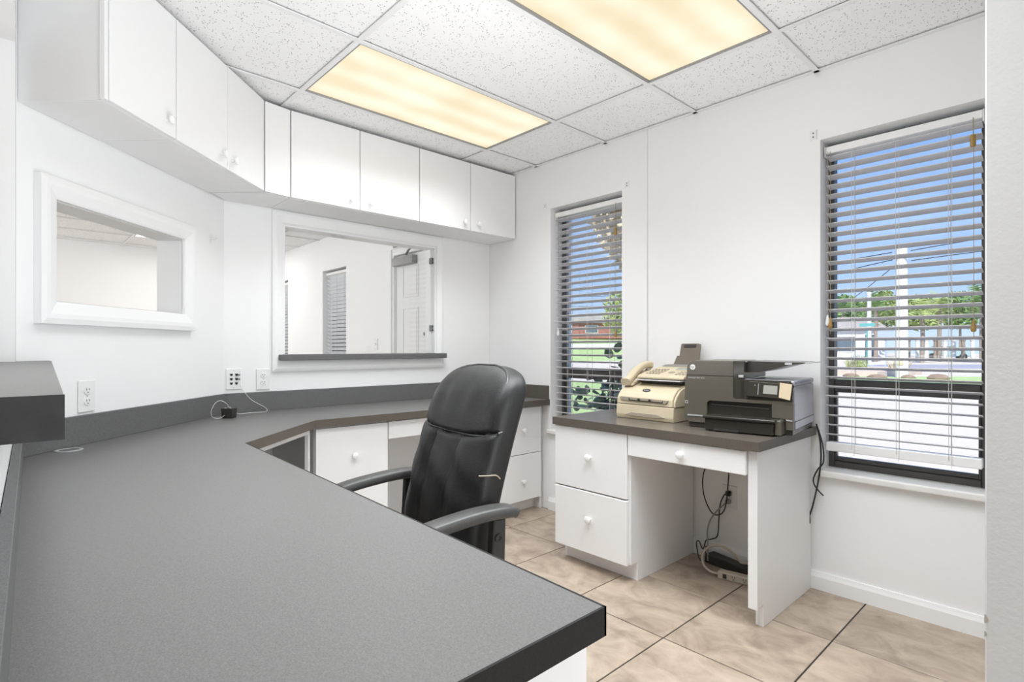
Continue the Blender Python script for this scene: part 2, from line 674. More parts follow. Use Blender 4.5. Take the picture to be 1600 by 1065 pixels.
# ------------------------------------------------------------------ structure: floor and ceiling
CEIL = 2.412
XA, XB, YA, YB = -5.0, 6.2, -6.5, 0.0
TS = 0.4535
OX, OY = 1.8009, -0.0019
floor = obj('floor', box(XA - 0.2, XB + 0.2, YA - 0.2, YB + 0.2, -0.12, -0.005), M['grout'], kind='structure')
tb = box(-TS / 2 + 0.0028, TS / 2 - 0.0028, -TS / 2 + 0.0028, TS / 2 - 0.0028, -0.0048, 0, 0.0012)
tile_me = None
far_bm = BM()
for i in range(-16, 11):
    for j in range(0, 16):
        cx, cy = OX + (i + 0.5) * TS, OY - (j + 0.5) * TS
        if cx + TS / 2 < XA or cx - TS / 2 > XB or cy + TS / 2 < YA:
            continue
        if 0.0 < cx < 4.4 and cy > -3.2:
            if tile_me is None:
                t = obj('floor_tile', tb, M['floor'], floor)
                tile_me = t.data
            else:
                t = D.objects.new('floor_tile', tile_me)
                COL.objects.link(t)
                t.parent = floor
            t.location = (cx, cy, 0)
        else:
            add_box(far_bm, cx - TS / 2 + 0.0028, cx + TS / 2 - 0.0028, cy - TS / 2 + 0.0028, cy + TS / 2 - 0.0028, -0.0048, 0)
far_t = obj('floor_tile', far_bm, M['floor'], floor, kind='stuff')

ceiling = obj('ceiling', box(XA - 0.2, XB + 0.2, YA - 0.2, YB + 0.35, CEIL + 0.10, CEIL + 0.22), M['wall'], kind='structure')
GX0, GX = 0.6811, 0.6096
GY0, GY = -0.4698, 1.2192
LIGHT_CELLS = {(0, 0): 'room', (2, 0): 'room', (3, 1): 'lamp', (6, 1): 'lamp', (-8, 0): 'lobby', (-4, 1): 'lobby', (-3, 3): 'lobby', (2, 3): 'lobby'}
ct_me = None
for i in range(-10, 10):
    for j in range(-1, 6):
        if (i, j) in LIGHT_CELLS:
            continue
        x0, x1 = GX0 + i * GX, GX0 + (i + 1) * GX
        y1, y0 = GY0 - j * GY, GY0 - (j + 1) * GY
        cx0, cx1, cy0, cy1 = max(x0, XA), min(x1, XB), max(y0, YA), min(y1, YB)
        if cx1 - cx0 < 0.03 or cy1 - cy0 < 0.03:
            continue
        full = (x0 == cx0 and x1 == cx1 and y0 == cy0 and y1 == cy1)
        if full and ct_me is not None:
            t = D.objects.new('ceiling_tile', ct_me)
            COL.objects.link(t)
            t.parent = ceiling
            t.location = ((x0 + x1) / 2, (y0 + y1) / 2, CEIL + 0.005)
        else:
            mx_, my_ = (cx0 + cx1) / 2, (cy0 + cy1) / 2
            t = obj('ceiling_tile', box(cx0 - mx_ + 0.004, cx1 - mx_ - 0.004, cy0 - my_ + 0.004, cy1 - my_ - 0.004, 0, 0.015, 0.002), M['ceil'], ceiling)
            t.location = (mx_, my_, CEIL + 0.005)
            if full:
                ct_me = t.data
for i in range(-9, 10):
    x = GX0 + i * GX
    obj('ceiling_tee', box(x - 0.012, x + 0.012, YA, YB, CEIL - 0.006, CEIL - 0.001), M['tee'], ceiling)
for j in range(0, 5):
    y = GY0 - j * GY
    obj('ceiling_tee', box(XA, XB, y - 0.012, y + 0.012, CEIL - 0.0055, CEIL - 0.0012), M['tee'], ceiling)
obj('ceiling_wall_angle', box(0.2, XB, -0.022, -0.0005, CEIL - 0.006, CEIL - 0.001), M['tee'], ceiling)


# ------------------------------------------------------------------ structure: walls
def wall_pieces(bm, p0, p1, thick, z0, z1, openings):
    """boxes of a wall from p0 to p1 (face line), body on the left of p0->p1 by thick; openings (s0, s1, z0, z1)."""
    p0, p1 = Vector((*p0, 0)), Vector((*p1, 0))
    d = (p1 - p0)
    L = d.length
    d.normalize()
    n = Vector((-d.y, d.x, 0))
    mt = frame_mtx(p0, d, n)
    cuts = sorted({0, L, *[o[0] for o in openings], *[o[1] for o in openings]})
    for a, b in zip(cuts[:-1], cuts[1:]):
        zs = [(z0, z1)]
        for o in openings:
            if o[0] <= a + 1e-6 and o[1] >= b - 1e-6:
                zs = [(z0, o[2]), (o[3], z1)]
        for c, e_ in zs:
            if e_ - c > 1e-4:
                add_box(bm, a, b, 0, thick, c, e_, mtx=mt)


ZT = CEIL + 0.10
WIN = {1: (0.812, 1.410), 2: (2.522, 3.105), 3: (-2.89, -2.28), 4: (-4.57, -3.97)}
WZ0, WZ1 = 0.53, 2.088
bm = BM()
ops_ = [(a - XA, b - XA, WZ0, WZ1 if k < 3 else 2.03) for k, (a, b) in WIN.items()]
ops_.append((-1.30 - XA, -0.36 - XA, 0.0, 2.045))
wall_pieces(bm, (XA, 0), (XB, 0), 0.22, 0, ZT, ops_)
obj('wall_right', bm, M['wall'], kind='structure')
# back wall with the pass-through window (its far face is in the lobby)
BX = 0.162
KY = -1.901
PZ0, PZ1 = 1.070, 1.845
PY0, PY1 = -1.587, -0.508
bm = BM()
wall_pieces(bm, (BX, KY), (BX, -0.001), 0.12, 0, CEIL - 0.007, [(PY0 - KY, PY1 - KY, PZ0, PZ1)])
obj('wall_back', bm, M['wall'], kind='structure')
# 45 degree wall
S2 = math.sqrt(0.5)
EX, EY = 1.010, -2.749
LL = math.hypot(EX - BX, EY - KY)
bm = BM()
wall_pieces(bm, (EX, EY), (BX, KY), 0.12, 0, CEIL - 0.007, [(LL - 1.069, LL - 0.354, 1.280, 1.643)])
obj('wall_left', bm, M['wall'], kind='structure')
# front half wall, pier and header over the transaction opening


def fy(x):
    return -2.7325 - 0.0272 * (x - 1.06) - 0.019


bm = BM()
F0, F1 = (2.95, fy(2.95)), (EX, fy(EX))
bm = prism([(EX, fy(EX)), (EX - 0.10, fy(EX) - 0.09), (EX + 0.05, fy(EX) - 0.14), (2.95, fy(2.95) - 0.14), (2.95, fy(2.95))], 0, 1.036)
add_prism(bm, [(EX, fy(EX)), (EX - 0.10, fy(EX) - 0.09), (EX + 0.05, fy(EX) - 0.14), (1.062, fy(1.06) - 0.14), (1.062, fy(1.06))], 1.036, CEIL - 0.007)
add_prism(bm, [(1.062, fy(1.06)), (1.062, fy(1.06) - 0.14), (XB, fy(3.4) - 0.14 - 0.0), (XB, fy(3.4) - 0.02), (3.0, fy(3.0))], 2.092, CEIL - 0.007)
obj('wall_front', bm, M['wall'], kind='structure')
# near partition at the right edge of the picture
NX0, NX1, NY = 3.2495, 3.37, -1.35
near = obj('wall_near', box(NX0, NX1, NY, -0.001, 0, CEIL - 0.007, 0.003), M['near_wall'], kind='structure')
for z, h_, w_ in ((0.575, 0.018, 0.006), (0.548, 0.012, 0.004), (0.45, 0.006, 0.003), (0.27, 0.007, 0.004)):
    obj('paint_chip', prism([(NX0 - 0.0006, z), (NX0 + w_ * 0.6, z + 0.003), (NX0 + w_, z + h_ * 0.5), (NX0 + w_ * 0.4, z + h_), (NX0 - 0.0006, z + h_)], 0, 0.0008,
        mtx=frame_mtx((0, NY - 0.0002, 0), (1, 0, 0), (0, 0, 1))), M['ink_grey'], near)
# outer shell
obj('wall_lobby_far', box(XA - 0.15, XA, YA, 0, 0, ZT), M['lobby_wall'], kind='structure')
obj('wall_lobby_front', box(XA, XB, YA - 0.15, YA, 0, ZT), M['lobby_wall'], kind='structure')
obj('wall_hall_end', box(XB, XB + 0.15, YA, 0, 0, ZT), M['lobby_wall'], kind='structure')

# batten on the right wall, baseboards
obj('trim_1', box(1.575, 1.593, -0.010, -0.0005, 0.09, CEIL - 0.007, 0.003), M['trim'], kind='structure')


def baseboard(name, segs, prof_h=0.083):
    bm = BM()
    for a, b in segs:
        p0, p1 = Vector((*a, 0)), Vector((*b, 0))
        d = (p1 - p0).normalized()
        n = Vector((-d.y, d.x, 0))
        L = (p1 - p0).length
        mt = frame_mtx(p0, n, (0, 0, 1))
        add_prism(bm, [(0.0005, 0.0005), (0.014, 0.0005), (0.014, prof_h * 0.72), (0.010, prof_h * 0.86), (0.007, prof_h), (0.0005, prof_h)], 0, L, mtx=mt)
    return obj(name, bm, M['trim'], kind='structure')


baseboard('baseboard_right', [((NX0, 0), (0.80, 0))])


# ------------------------------------------------------------------ windows 1 and 2 and the lobby's
def window(n, x0, x1, ztop, rail_z=(0.911, 0.972)):
    w = D.objects.new('window_%d' % n, None)
    COL.objects.link(w)
    w.location = (x0, 0.15, WZ0)
    w['kind'] = 'structure'
    yb0, yb1 = 0.115, 0.165
    zb = WZ0 + 0.0005
    bm = BM()
    add_box(bm, x0 + 0.001, x0 + 0.024, yb0, yb1, zb, ztop - 0.001, 0.003)
    add_box(bm, x1 - 0.024, x1 - 0.001, yb0, yb1, zb, ztop - 0.001, 0.003)
    add_box(bm, x0 + 0.024, x1 - 0.024, yb0, yb1, ztop - 0.045, ztop - 0.001, 0.003)
    add_box(bm, x0 + 0.024, x1 - 0.024, yb0, yb1, zb, zb + 0.055, 0.003)
    obj('window_frame', bm, M['bronze'], w, world=True)
    obj('meeting_rail', box(x0 + 0.0245, x1 - 0.0245, yb0 + 0.002, yb1 - 0.005, rail_z[0], rail_z[1], 0.004), M['bronze'], w, world=True)
    bm = BM()
    zl, zh = zb + 0.0555, rail_z[0] - 0.0005
    for a, b in ((x0 + 0.0245, x0 + 0.034), (x1 - 0.034, x1 - 0.0245)):
        add_box(bm, a, b, yb0 + 0.008, yb0 + 0.03, zl, zh, 0.002)
    add_box(bm, x0 + 0.034, x1 - 0.034, yb0 + 0.008, yb0 + 0.03, zl, zl + 0.02, 0.002)
    obj('lower_sash', bm, M['bronze'], w, world=True)
    obj('pane', box(x0 + 0.033, x1 - 0.033, yb0 + 0.016, yb0 + 0.020, zl + 0.015, zh), M['pane'], w, world=True)
    obj('pane', box(x0 + 0.023, x1 - 0.023, yb0 + 0.032, yb0 + 0.036, rail_z[1] - 0.004, ztop - 0.044), M['pane'], w, world=True)
    s = obj('window_sill', box(x0 - 0.015, x1 + 0.015, -0.028, -0.0006, WZ0 - 0.002, WZ0 + 0.028, 0.006), M['marble'], w, world=True)
    bm2 = box(x0 + 0.0008, x1 - 0.0008, 0.0, yb0 - 0.0005, WZ0 + 0.0006, WZ0 + 0.027, 0.001)
    obj('window_stool', bm2, M['marble'], w, world=True)
    return w


for k, (a, b) in WIN.items():
    window(k, a, b, WZ1 if k < 3 else 2.03)


def blind(label, x0, x1, ztop, zbot, tassels, wand=None, yc=0.062, tilt=13, tilt_bot=0.0, group=None, sm='slat'):
    r = thing('window_blind', label, 'blind', ((x0 + x1) / 2, yc, ztop), 0, group)
    L = x1 - x0
    h = L / 2
    obj('headrail', box(-h, h, -0.024, 0.026, -0.034, -0.002, 0.002), M['slat_white'], r)
    for s in (-1, 1):
        obj('bracket', box(s * (h + 0.0032) - 0.0026, s * (h + 0.0032) + 0.0026, -0.026, 0.024, -0.050, -0.001, 0.001), M['hook'], r)
    # slat: thin, slightly crowned
    bm = BM()
    prof = []
    for k in range(7):
        y = -0.025 + 0.05 * k / 6
        prof.append((y, 0.0022 * (1 - (y / 0.025) ** 2)))
    pts = [(y, z + 0.0028) for y, z in prof] + [(y, z) for y, z in prof[::-1]]
    add_prism(bm, pts, -h + 0.002, h - 0.002, mtx=frame_mtx((0, 0, 0), (0, 1, 0), (0, 0, 1)))
    n = int((ztop - 0.056 - zbot - 0.035) / 0.0445) + 1
    sl = None
    for i in range(n):
        z = -0.056 - 0.0445 * i
        if sl is None:
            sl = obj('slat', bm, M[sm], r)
            q = sl
        else:
            q = D.objects.new('slat', sl.data)
            COL.objects.link(q)
            q.parent = r
        q.location = (0, 0, z)
        q.rotation_euler = (R(-tilt), 0, 0)
    zl = zbot - ztop
    br = obj('bottom_rail', box(-h + 0.001, h - 0.001, -0.026, 0.026, zl - 0.020, zl + 0.020, 0.003), M['slat_white'], r)
    br.rotation_euler = (R(0), 0, 0)
    for fx in (-0.62, -0.02, 0.62) if L > 0.3 else (0,):
        for dy in (-0.0275, 0.0275):
            obj('ladder_cord', tube([(fx * h, dy, -0.045), (fx * h + 0.002, dy, zl)], 0.0011, 5, 1), M['cord'], r)
        obj('lift_cord', tube([(fx * h + 0.012, -0.0285, -0.04), (fx * h + 0.012, -0.0285, zl - 0.01), (fx * h + 0.010, -0.029, zl - 0.03)], 0.0009, 5, 1), M['cord'], r)
    for (tx, zt, zb_, mm, sq) in tassels:
        c = obj('pull_cord', tube([(tx, -0.036, -0.03), (tx + 0.001, -0.038, (zt + zb_) / 2 - ztop), (tx, -0.037, zt - ztop)], 0.0011, 5, 3), M['cord_tan'], r)
        hgt = zt - zb_
        if sq:
            obj('tassel', lathe([(0.004, 0), (0.0095, -0.003), (0.0095, -hgt * 0.9), (0.006, -hgt)], 8, Matrix.Translation((tx, -0.037, zt - ztop))), M[mm], c, smooth=True)
        else:
            obj('tassel', lathe([(0.003, 0), (0.005, -hgt * 0.2), (0.009, -hgt * 0.65), (0.0095, -hgt * 0.85), (0.006, -hgt)], 12, Matrix.Translation((tx, -0.037, zt - ztop))), M[mm], c, smooth=True)
    return r


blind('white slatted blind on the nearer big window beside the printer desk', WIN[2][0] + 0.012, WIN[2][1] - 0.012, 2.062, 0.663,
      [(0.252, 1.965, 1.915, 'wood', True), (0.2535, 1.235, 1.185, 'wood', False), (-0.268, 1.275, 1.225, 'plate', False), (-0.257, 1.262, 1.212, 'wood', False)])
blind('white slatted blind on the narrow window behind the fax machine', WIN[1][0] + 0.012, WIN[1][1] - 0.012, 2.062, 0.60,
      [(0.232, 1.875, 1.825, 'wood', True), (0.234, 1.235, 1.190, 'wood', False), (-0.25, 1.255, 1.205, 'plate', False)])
blind('white blind in the lobby seen through the middle of the pass-through window', WIN[3][0] + 0.012, WIN[3][1] - 0.012, 2.01, 0.62, [], tilt=40, sm='slat_white')
blind('white blind in the lobby at the left edge of the pass-through window', WIN[4][0] + 0.012, WIN[4][1] - 0.012, 2.01, 0.62, [], tilt=40, sm='slat_white')

# lobby door with closer
dr = D.objects.new('door_1', None)
COL.objects.link(dr)
dr.location = (-0.83, 0, 0)
dr['kind'] = 'structure'
bm = BM()
add_box(bm, -1.41, -1.3005, -0.014, -0.0005, 0, 2.075, 0.003)
add_box(bm, -0.3595, -0.25, -0.014, -0.0005, 0, 2.075, 0.003)
add_box(bm, -1.41, -0.25, -0.014, -0.0005, 2.0755, 2.165, 0.003)
obj('door_casing', bm, M['trim'], dr, world=True)
bm = BM()
add_box(bm, -1.2995, -1.272, 0.0, 0.12, 0, 2.015)
add_box(bm, -0.388, -0.3605, 0.0, 0.12, 0, 2.015)
add_box(bm, -1.2995, -0.3605, 0.0, 0.12, 2.0155, 2.0445)
obj('door_jamb', bm, M['trim'], dr, world=True)
obj('door_leaf', box(-1.269, -0.391, 0.030, 0.072, 0.008, 2.010, 0.003), M['door'], dr, world=True)
for (px0, px1) in ((-1.15, -0.88), (-0.78, -0.51)):
    for (z0, z1) in ((1.60, 1.90), (0.95, 1.50), (0.25, 0.80)):
        bm = BM()
        for a, b, c, d in ((px0, px1, z1 - 0.012, z1), (px0, px1, z0, z0 + 0.012), (px0, px0 + 0.012, z0 + 0.012, z1 - 0.012), (px1 - 0.012, px1, z0 + 0.012, z1 - 0.012)):
            add_box(bm, a, b, 0.024, 0.0299, c, d, 0.002)
        add_box(bm, px0 + 0.03, px1 - 0.03, 0.0255, 0.0299, z0 + 0.03, z1 - 0.03, 0.003)
        obj('door_panel', bm, M['door'], dr, world=True)
obj('lock_cylinder', lathe([(0.016, 0), (0.016, 0.008), (0.010, 0.012)], 14, frame_mtx((-0.78, 0.0299, 1.25), (1, 0, 0), (0, 0, 1))), M['closer'], dr, world=True)
cl = thing('door_closer', 'grey metal door closer at the top of the lobby door', 'closer', (-1.1, 0.0, 1.93))
obj('closer_body', box(-1.25, -0.90, -0.032, 0.0235, 1.905, 1.985, 0.006), M['closer'], cl, world=True)
bm = BM()
add_sweep(bm, [(-1.0, -0.03, 1.99), (-0.86, -0.07, 2.03), (-0.72, -0.02, 2.06)], rrect(0.022, 0.008, 0.002, 1), 3)
obj('closer_arm', bm, M['closer'], cl, world=True)
obj('closer_bracket', box(-1.24, -0.72, -0.03, -0.0145, 2.085, 2.115, 0.003), M['closer'], cl, world=True)
bm = box(-1.645, -1.575, -0.007, -0.0005, 1.10, 1.215, 0.002)
sw = thing('light_switch', 'white light switch plate on the lobby wall left of the door', 'switch', (-1.61, 0, 1.16))
obj('switch_plate', bm, M['plate'], sw, world=True)
obj('toggle', box(-1.616, -1.604, -0.016, -0.0072, 1.148, 1.170, 0.002), M['plate'], sw, world=True)


# ------------------------------------------------------------------ ceiling lights
def troffer(i, j, label, kind):
    x0, x1 = GX0 + i * GX, GX0 + (i + 1) * GX
    y1, y0 = GY0 - j * GY, GY0 - (j + 1) * GY
    cx, cy = (x0 + x1) / 2, (y0 + y1) / 2
    t = thing('ceiling_light', label, 'light', (cx, cy, CEIL))
    hx, hy = GX / 2 - 0.0135, GY / 2 - 0.0135
    bm = BM()
    w = 0.007
    for a, b, c, d in ((-hx, hx, hy - w, hy), (-hx, hx, -hy, -hy + w), (-hx, -hx + w, -hy + w, hy - w), (hx - w, hx, -hy + w, hy - w)):
        add_box(bm, a, b, c, d, -0.004, 0.010, 0.001)
    obj('lens_frame', bm, M['lens_frame'], t)
    obj('housing', box(-hx, hx, -hy, hy, 0.0135, 0.075), M['tee'], t)
    obj('lens', box(-hx + w + 0.003, hx - w - 0.003, -hy + w + 0.003, hy - w - 0.003, 0.003, 0.0075), M['lens' if kind == 'room' else 'lens_hi'], t)
    return t


M['lens_hi'] = mat_emit('bright_prismatic_lens', (1, 0.97, 0.92), 7.0)
troffer(0, 0, 'warm lit ceiling light panel over the upper cabinets, farther of the two', 'room')
troffer(2, 0, 'warm lit ceiling light panel at the top edge, nearer of the two', 'room')
troffer(-8, 0, 'bright lobby ceiling light glimpsed through the small opening', 'lobby')


# ------------------------------------------------------------------ knob helper (axis +y local of the mount, pointing out)
def knob(parent, pos, axis, name='knob', s=1.0):
    ax = Vector(axis).normalized()
    side = Vector((0, 0, 1)).cross(ax).normalized()
    mt = frame_mtx(pos, side, ax.cross(side))
    prof = [(0.0075, 0.0003), (0.007, 0.004), (0.0062, 0.012), (0.009, 0.016), (0.0158, 0.019), (0.017, 0.023), (0.0155, 0.027), (0.009, 0.0295), (0, 0.030)]
    return obj(name, lathe([(r_ * s, z_ * s) for r_, z_ in prof], 18, mt), M['knob'], parent, smooth=True)


# ------------------------------------------------------------------ upper cabinets
CZ0, CZ1 = 1.924, 2.394


def upper_unit(label, origin, rotz, s0, s1, depth, doors, knobs, stile=0.0, group='white wall cabinets under the ceiling'):
    """local x along the wall, y out of the wall; doors = (a, b) in the same s as s0, s1."""
    r = thing('wall_cabinet', label, 'cabinet', origin, rotz, group)
    r.location.z = CZ0
    H = CZ1 - CZ0
    t = 0.016
    fd = depth - 0.020
    bm = BM()
    add_box(bm, s0 + 0.0005, s0 + t, 0.003, fd, 0, H)
    add_box(bm, s1 - t, s1 - 0.0005, 0.003, fd, 0, H)
    add_box(bm, s0 + t, s1 - t, 0.003, fd, H - t, H)
    add_box(bm, s0 + t, s1 - t, 0.003, 0.012, t, H - t)
    obj('carcass', bm, M['cab'], r)
    obj('bottom_panel', box(s0 + t + 0.0005, s1 - t - 0.0005, 0.0035, fd - 0.0005, 0.0, t - 0.001), M['cab_in'], r)
    for (a, b), k in zip(doors, knobs):
        d = obj('door', box(a + 0.0022, b - 0.0022, fd + 0.001, depth, 0.002, H - 0.004, 0.0015), M['cab'], r)
        if k is not None:
            knob(d, (k, depth, 0.054), (0, 1, 0))
    return r


DEP = 0.303
# rotz -90: local x = -Y, local y = +X
upper_unit('white wall cabinet above the pass-through window, two doors', (BX, 0, 0), R(-90), 0.845, 1.655, DEP, [(1.255, 1.655), (0.845, 1.255)], [1.315, 1.193])
upper_unit('white wall cabinet in the far corner next to the window wall, two doors', (BX, 0, 0), R(-90), 0.006, 0.843, DEP, [(0.430, 0.843), (0.008, 0.430)], [0.490, 0.367])
upper_unit('white wall cabinet over the small square opening, two narrow doors', (BX, KY, 0), R(-45), 0.155, 0.852, DEP, [(0.497, 0.852), (0.160, 0.497)], [0.548, 0.460])
cu_ = upper_unit('white wall cabinet nearest the camera at top left, single door', (BX, KY, 0), R(-45), 0.854, 1.196, DEP, [(0.854, 1.190)], [0.911])
obj('face_stile', box(1.1905, 1.206, DEP - 0.0195, DEP - 0.002, 0.0, CZ1 - CZ0 - 0.001, 0.001), M['cab'], cu_)
r = thing('corner_cabinet', 'blank white filler panel in the angle between the upper cabinets', 'cabinet', (0.42, -1.72, CZ0))
p_in = [(BX + 0.004, -1.657), (BX + DEP - 0.004, -1.657), (BX + 0.155 * S2 + (DEP - 0.02) * S2 + 0.012, KY - 0.155 * S2 + (DEP - 0.02) * S2 + 0.008), (BX + 0.16 * S2 + 0.004, KY - 0.15 * S2 + 0.014), (BX + 0.004, KY + 0.005)]
obj('carcass', prism([(p_in[0][0], p_in[0][1]), (p_in[1][0] - 0.03, p_in[1][1]), (0.452, -1.782), p_in[3], p_in[4]], CZ0, CZ1), M['cab_in'], r, world=True)
obj('filler_panel', prism([(0.4625, -1.6585), (0.4865, -1.795), (0.4715, -1.797), (0.4475, -1.6585)], CZ0 + 0.002, CZ1 - 0.004, 0.001), M['cab'], r, world=True)

# ------------------------------------------------------------------ pass-through window trim, glass, ledge
OB = D.objects.new('window_5', None)
COL.objects.link(OB)
OB.location = (BX, -1.05, 1.4)
OB['kind'] = 'structure'
OB['label'] = 'pass-through window with wide white casing and a dark ledge in the back wall'


def picture_frame(parent, name, mt, o, i, th, lip, m):
    """mitred casing: o, i = (x0, x1, z0, z1) outer and inner, thickness th, raised lip at the outer edge."""
    oc = [(o[0], o[2]), (o[1], o[2]), (o[1], o[3]), (o[0], o[3])]
    ic = [(i[0], i[2]), (i[1], i[2]), (i[1], i[3]), (i[0], i[3])]
    for k in range(4):
        a, b = oc[k], oc[(k + 1) % 4]
        c, d = ic[(k + 1) % 4], ic[k]

        def lerp(p, q, t):
            return (p[0] + (q[0] - p[0]) * t, p[1] + (q[1] - p[1]) * t)
        bm = BM()
        prof = [(0, 0.0006), (0, th), (0.25, th + lip), (0.45, th + lip * 0.9), (0.9, th * 0.75), (1, th * 0.6), (1, 0.0006)]
        ends = []
        for p_o, p_i in ((a, d), (b, c)):
            ends.append([bm.verts.new((*lerp(p_o, p_i, t), y)) for t, y in prof])
        n = len(prof)
        for q in range(n):
            bm.faces.new([ends[0][q], ends[0][(q + 1) % n], ends[1][(q + 1) % n], ends[1][q]])
        bm.faces.new(ends[0][::-1])
        bm.faces.new(ends[1])
        bmesh.ops.recalc_face_normals(bm, faces=bm.faces)
        bm.transform(mt)
        obj(name, bm, m, parent, world=True)


# local: x = Y world, y = Z world, z = out of wall (+X)
mtb = frame_mtx((BX, 0, 0), (0, 1, 0), (0, 0, 1))
picture_frame(OB, 'casing', mtb, (-1.650, -0.452, 0.985, 1.916), (-1.592, -0.503, 1.0495, 1.850), 0.014, 0.006, M['trim'])
bm = BM()
add_box(bm, BX - 0.119, BX - 0.0005, PY0 + 0.0006, PY0 + 0.012, PZ0 + 0.0145, PZ1 - 0.001)
add_box(bm, BX - 0.119, BX - 0.0005, PY1 - 0.012, PY1 - 0.0006, PZ0 + 0.0145, PZ1 - 0.001)
add_box(bm, BX - 0.119, BX - 0.0005, PY0 + 0.0125, PY1 - 0.0125, PZ1 - 0.013, PZ1 - 0.001)
obj('jamb_lining', bm, M['trim'], OB, world=True)
obj('pane', box(BX - 0.050, BX - 0.045, PY0 + 0.0125, PY1 - 0.0125, PZ0 + 0.015, PZ1 - 0.0135), M['pane_pass'], OB, world=True)
led = thing('window_ledge', 'thin dark grey ledge along the bottom of the pass-through window', 'ledge', (BX, -1.05, 1.05))
obj('ledge_board', box(BX + 0.0215, BX + 0.052, -1.618, -0.448, 1.049, 1.083, 0.002), M['splash'], led, world=True)
obj('ledge_tongue', box(BX - 0.118, BX + 0.0212, PY0 + 0.001, PY1 - 0.001, PZ0 + 0.0006, 1.083, 0.001), M['splash'], led, world=True)
for zz, lb in ((1.745, 'upper'), (1.262, 'lower')):
    hg = thing('pane_hinge', 'small dark metal clip on the right casing of the pass-through window, %s one' % lb, 'hinge', (BX - 0.03, PY1 - 0.02, zz))
    obj('clip_body', box(BX - 0.044, BX - 0.012, PY1 - 0.030, PY1 - 0.0125, zz - 0.022, zz + 0.022, 0.003), M['closer'], hg, world=True)
    for dz in (-0.013, 0.013):
        obj('screw', lathe([(0.005, 0), (0.005, 0.003), (0.002, 0.004)], 10, frame_mtx((BX - 0.012, PY1 - 0.020, zz + dz), (0, 1, 0), (0, 0, 1))), M['hole'], hg, world=True)

# small opening in the 45 degree wall: casing
OS = D.objects.new('trim_2', None)
COL.objects.link(OS)
OS.location = (BX + 0.5, KY - 0.5, 1.46)
OS['kind'] = 'structure'
OS['label'] = 'thick white casing around the small opening in the angled wall'
mts = frame_mtx((BX, KY, 0), (S2, -S2, 0), (0, 0, 1))
mts2 = frame_mtx((EX, EY, 0), (-S2, S2, 0), (0, 0, 1))
# local x runs from the far end (EX, EY) to the kink, so s = LL - x; z out of wall
picture_frame(OS, 'casing', mts2, (LL - 1.138, LL - 0.286, 1.205, 1.713), (LL - 1.066, LL - 0.357, 1.283, 1.640), 0.028, 0.004, M['trim'])
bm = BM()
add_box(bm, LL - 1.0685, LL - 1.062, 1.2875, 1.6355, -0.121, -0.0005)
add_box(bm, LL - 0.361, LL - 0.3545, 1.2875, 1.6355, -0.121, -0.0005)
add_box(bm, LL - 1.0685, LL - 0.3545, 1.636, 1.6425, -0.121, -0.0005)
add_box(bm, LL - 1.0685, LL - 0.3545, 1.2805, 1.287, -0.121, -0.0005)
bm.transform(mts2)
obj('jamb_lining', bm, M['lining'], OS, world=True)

# ------------------------------------------------------------------ worktop
WT0, WT1 = 0.725, 0.765


def off45(t):
    """point pair on the angled wall's face moved into the room by t: kink end and far end."""
    return None


wt = thing('worktop', 'long grey laminate worktop running round the corner with dark edges', 'worktop', (1.2, -2.4, WT0))
g = 0.0015
outer = [(BX + g, -g), (0.806, -g), (0.776, -1.655), (1.222, -2.112), (2.940, -2.168), (2.940, fy(2.94) + g), (EX + 0.0005, fy(EX) + g), (BX + g, KY + g * 2.4)]
e_ = 0.004
top_in = [(BX + g, -g), (0.806 - e_, -g), (0.776 - e_, -1.655 - 0.002), (1.222 - 0.002, -2.112 - e_), (2.940 - e_, -2.168 - e_), (2.940 - e_, fy(2.94) + g), (EX + 0.0005, fy(EX) + g), (BX + g, KY + g * 2.4)]
obj('top', prism(top_in, WT0, WT1), M['lam'], wt, world=True)


def edge_strip(a, b, n, m):
    """laminate edge band between plan points a and b, thickness toward n."""
    d = (Vector(b) - Vector(a))
    nn = Vector(n).normalized() * e_
    return obj('edge_band', prism([a, b, (b[0] - nn.x, b[1] - nn.y), (a[0] - nn.x, a[1] - nn.y)], WT0 - 0.0003, WT1 + 0.0002), m, wt, world=True)


edge_strip((0.806, -g), (0.776, -1.655), (1, 0), M['lam_floor_tint_edge'])
edge_strip((0.776, -1.655), (1.222, -2.112), (1, 1), M['lam_floor_tint_edge'])
edge_strip((1.222, -2.112), (2.940, -2.168), (0, 1), M['lam_edge'])
edge_strip((2.940, -2.168), (2.940, fy(2.94) + g), (1, 0), M['lam_edge'])
BS = WT1 + 0.108
sp_t = 0.019
c2 = sp_t * math.tan(R(22.5))


def splash(pts, z1=BS):
    return obj('backsplash', prism(pts, WT1 + 0.0003, z1, 0.001), M['splash'], wt, world=True)


splash([(BX + sp_t, -g - 0.0003), (0.800, -g - 0.0003), (0.800, -sp_t - g), (BX + sp_t, -sp_t - g)], WT1 + 0.094).data.materials[0] = M['lam_floor_tint_edge']
splash([(BX + g, -g), (BX + sp_t, -g), (BX + sp_t, KY + c2), (BX + g, KY + g)])
k45 = (BX + sp_t, KY + c2)
f45 = (EX + sp_t * 0.41, fy(EX) + sp_t)
splash([(BX + g, KY + g * 0.6), k45, f45, (EX + 0.002, fy(EX) + 0.003)])
splash([(EX + 0.004, fy(EX) + 0.0015), (f45[0] + 0.001, f45[1]), (2.938, fy(2.938) + sp_t), (2.938, fy(2.938) + 0.0015)], WT1 + 0.10)
gr = thing('cable_grommet', 'round grey cable grommet set in the worktop by the left wall', 'grommet', (0.962, -2.612, WT1))
obj('grommet_ring', lathe([(0.040, 0.0004), (0.040, 0.003), (0.034, 0.004), (0.030, 0.003), (0.030, 0.0004)], 28), M['silver'], gr, smooth=True)
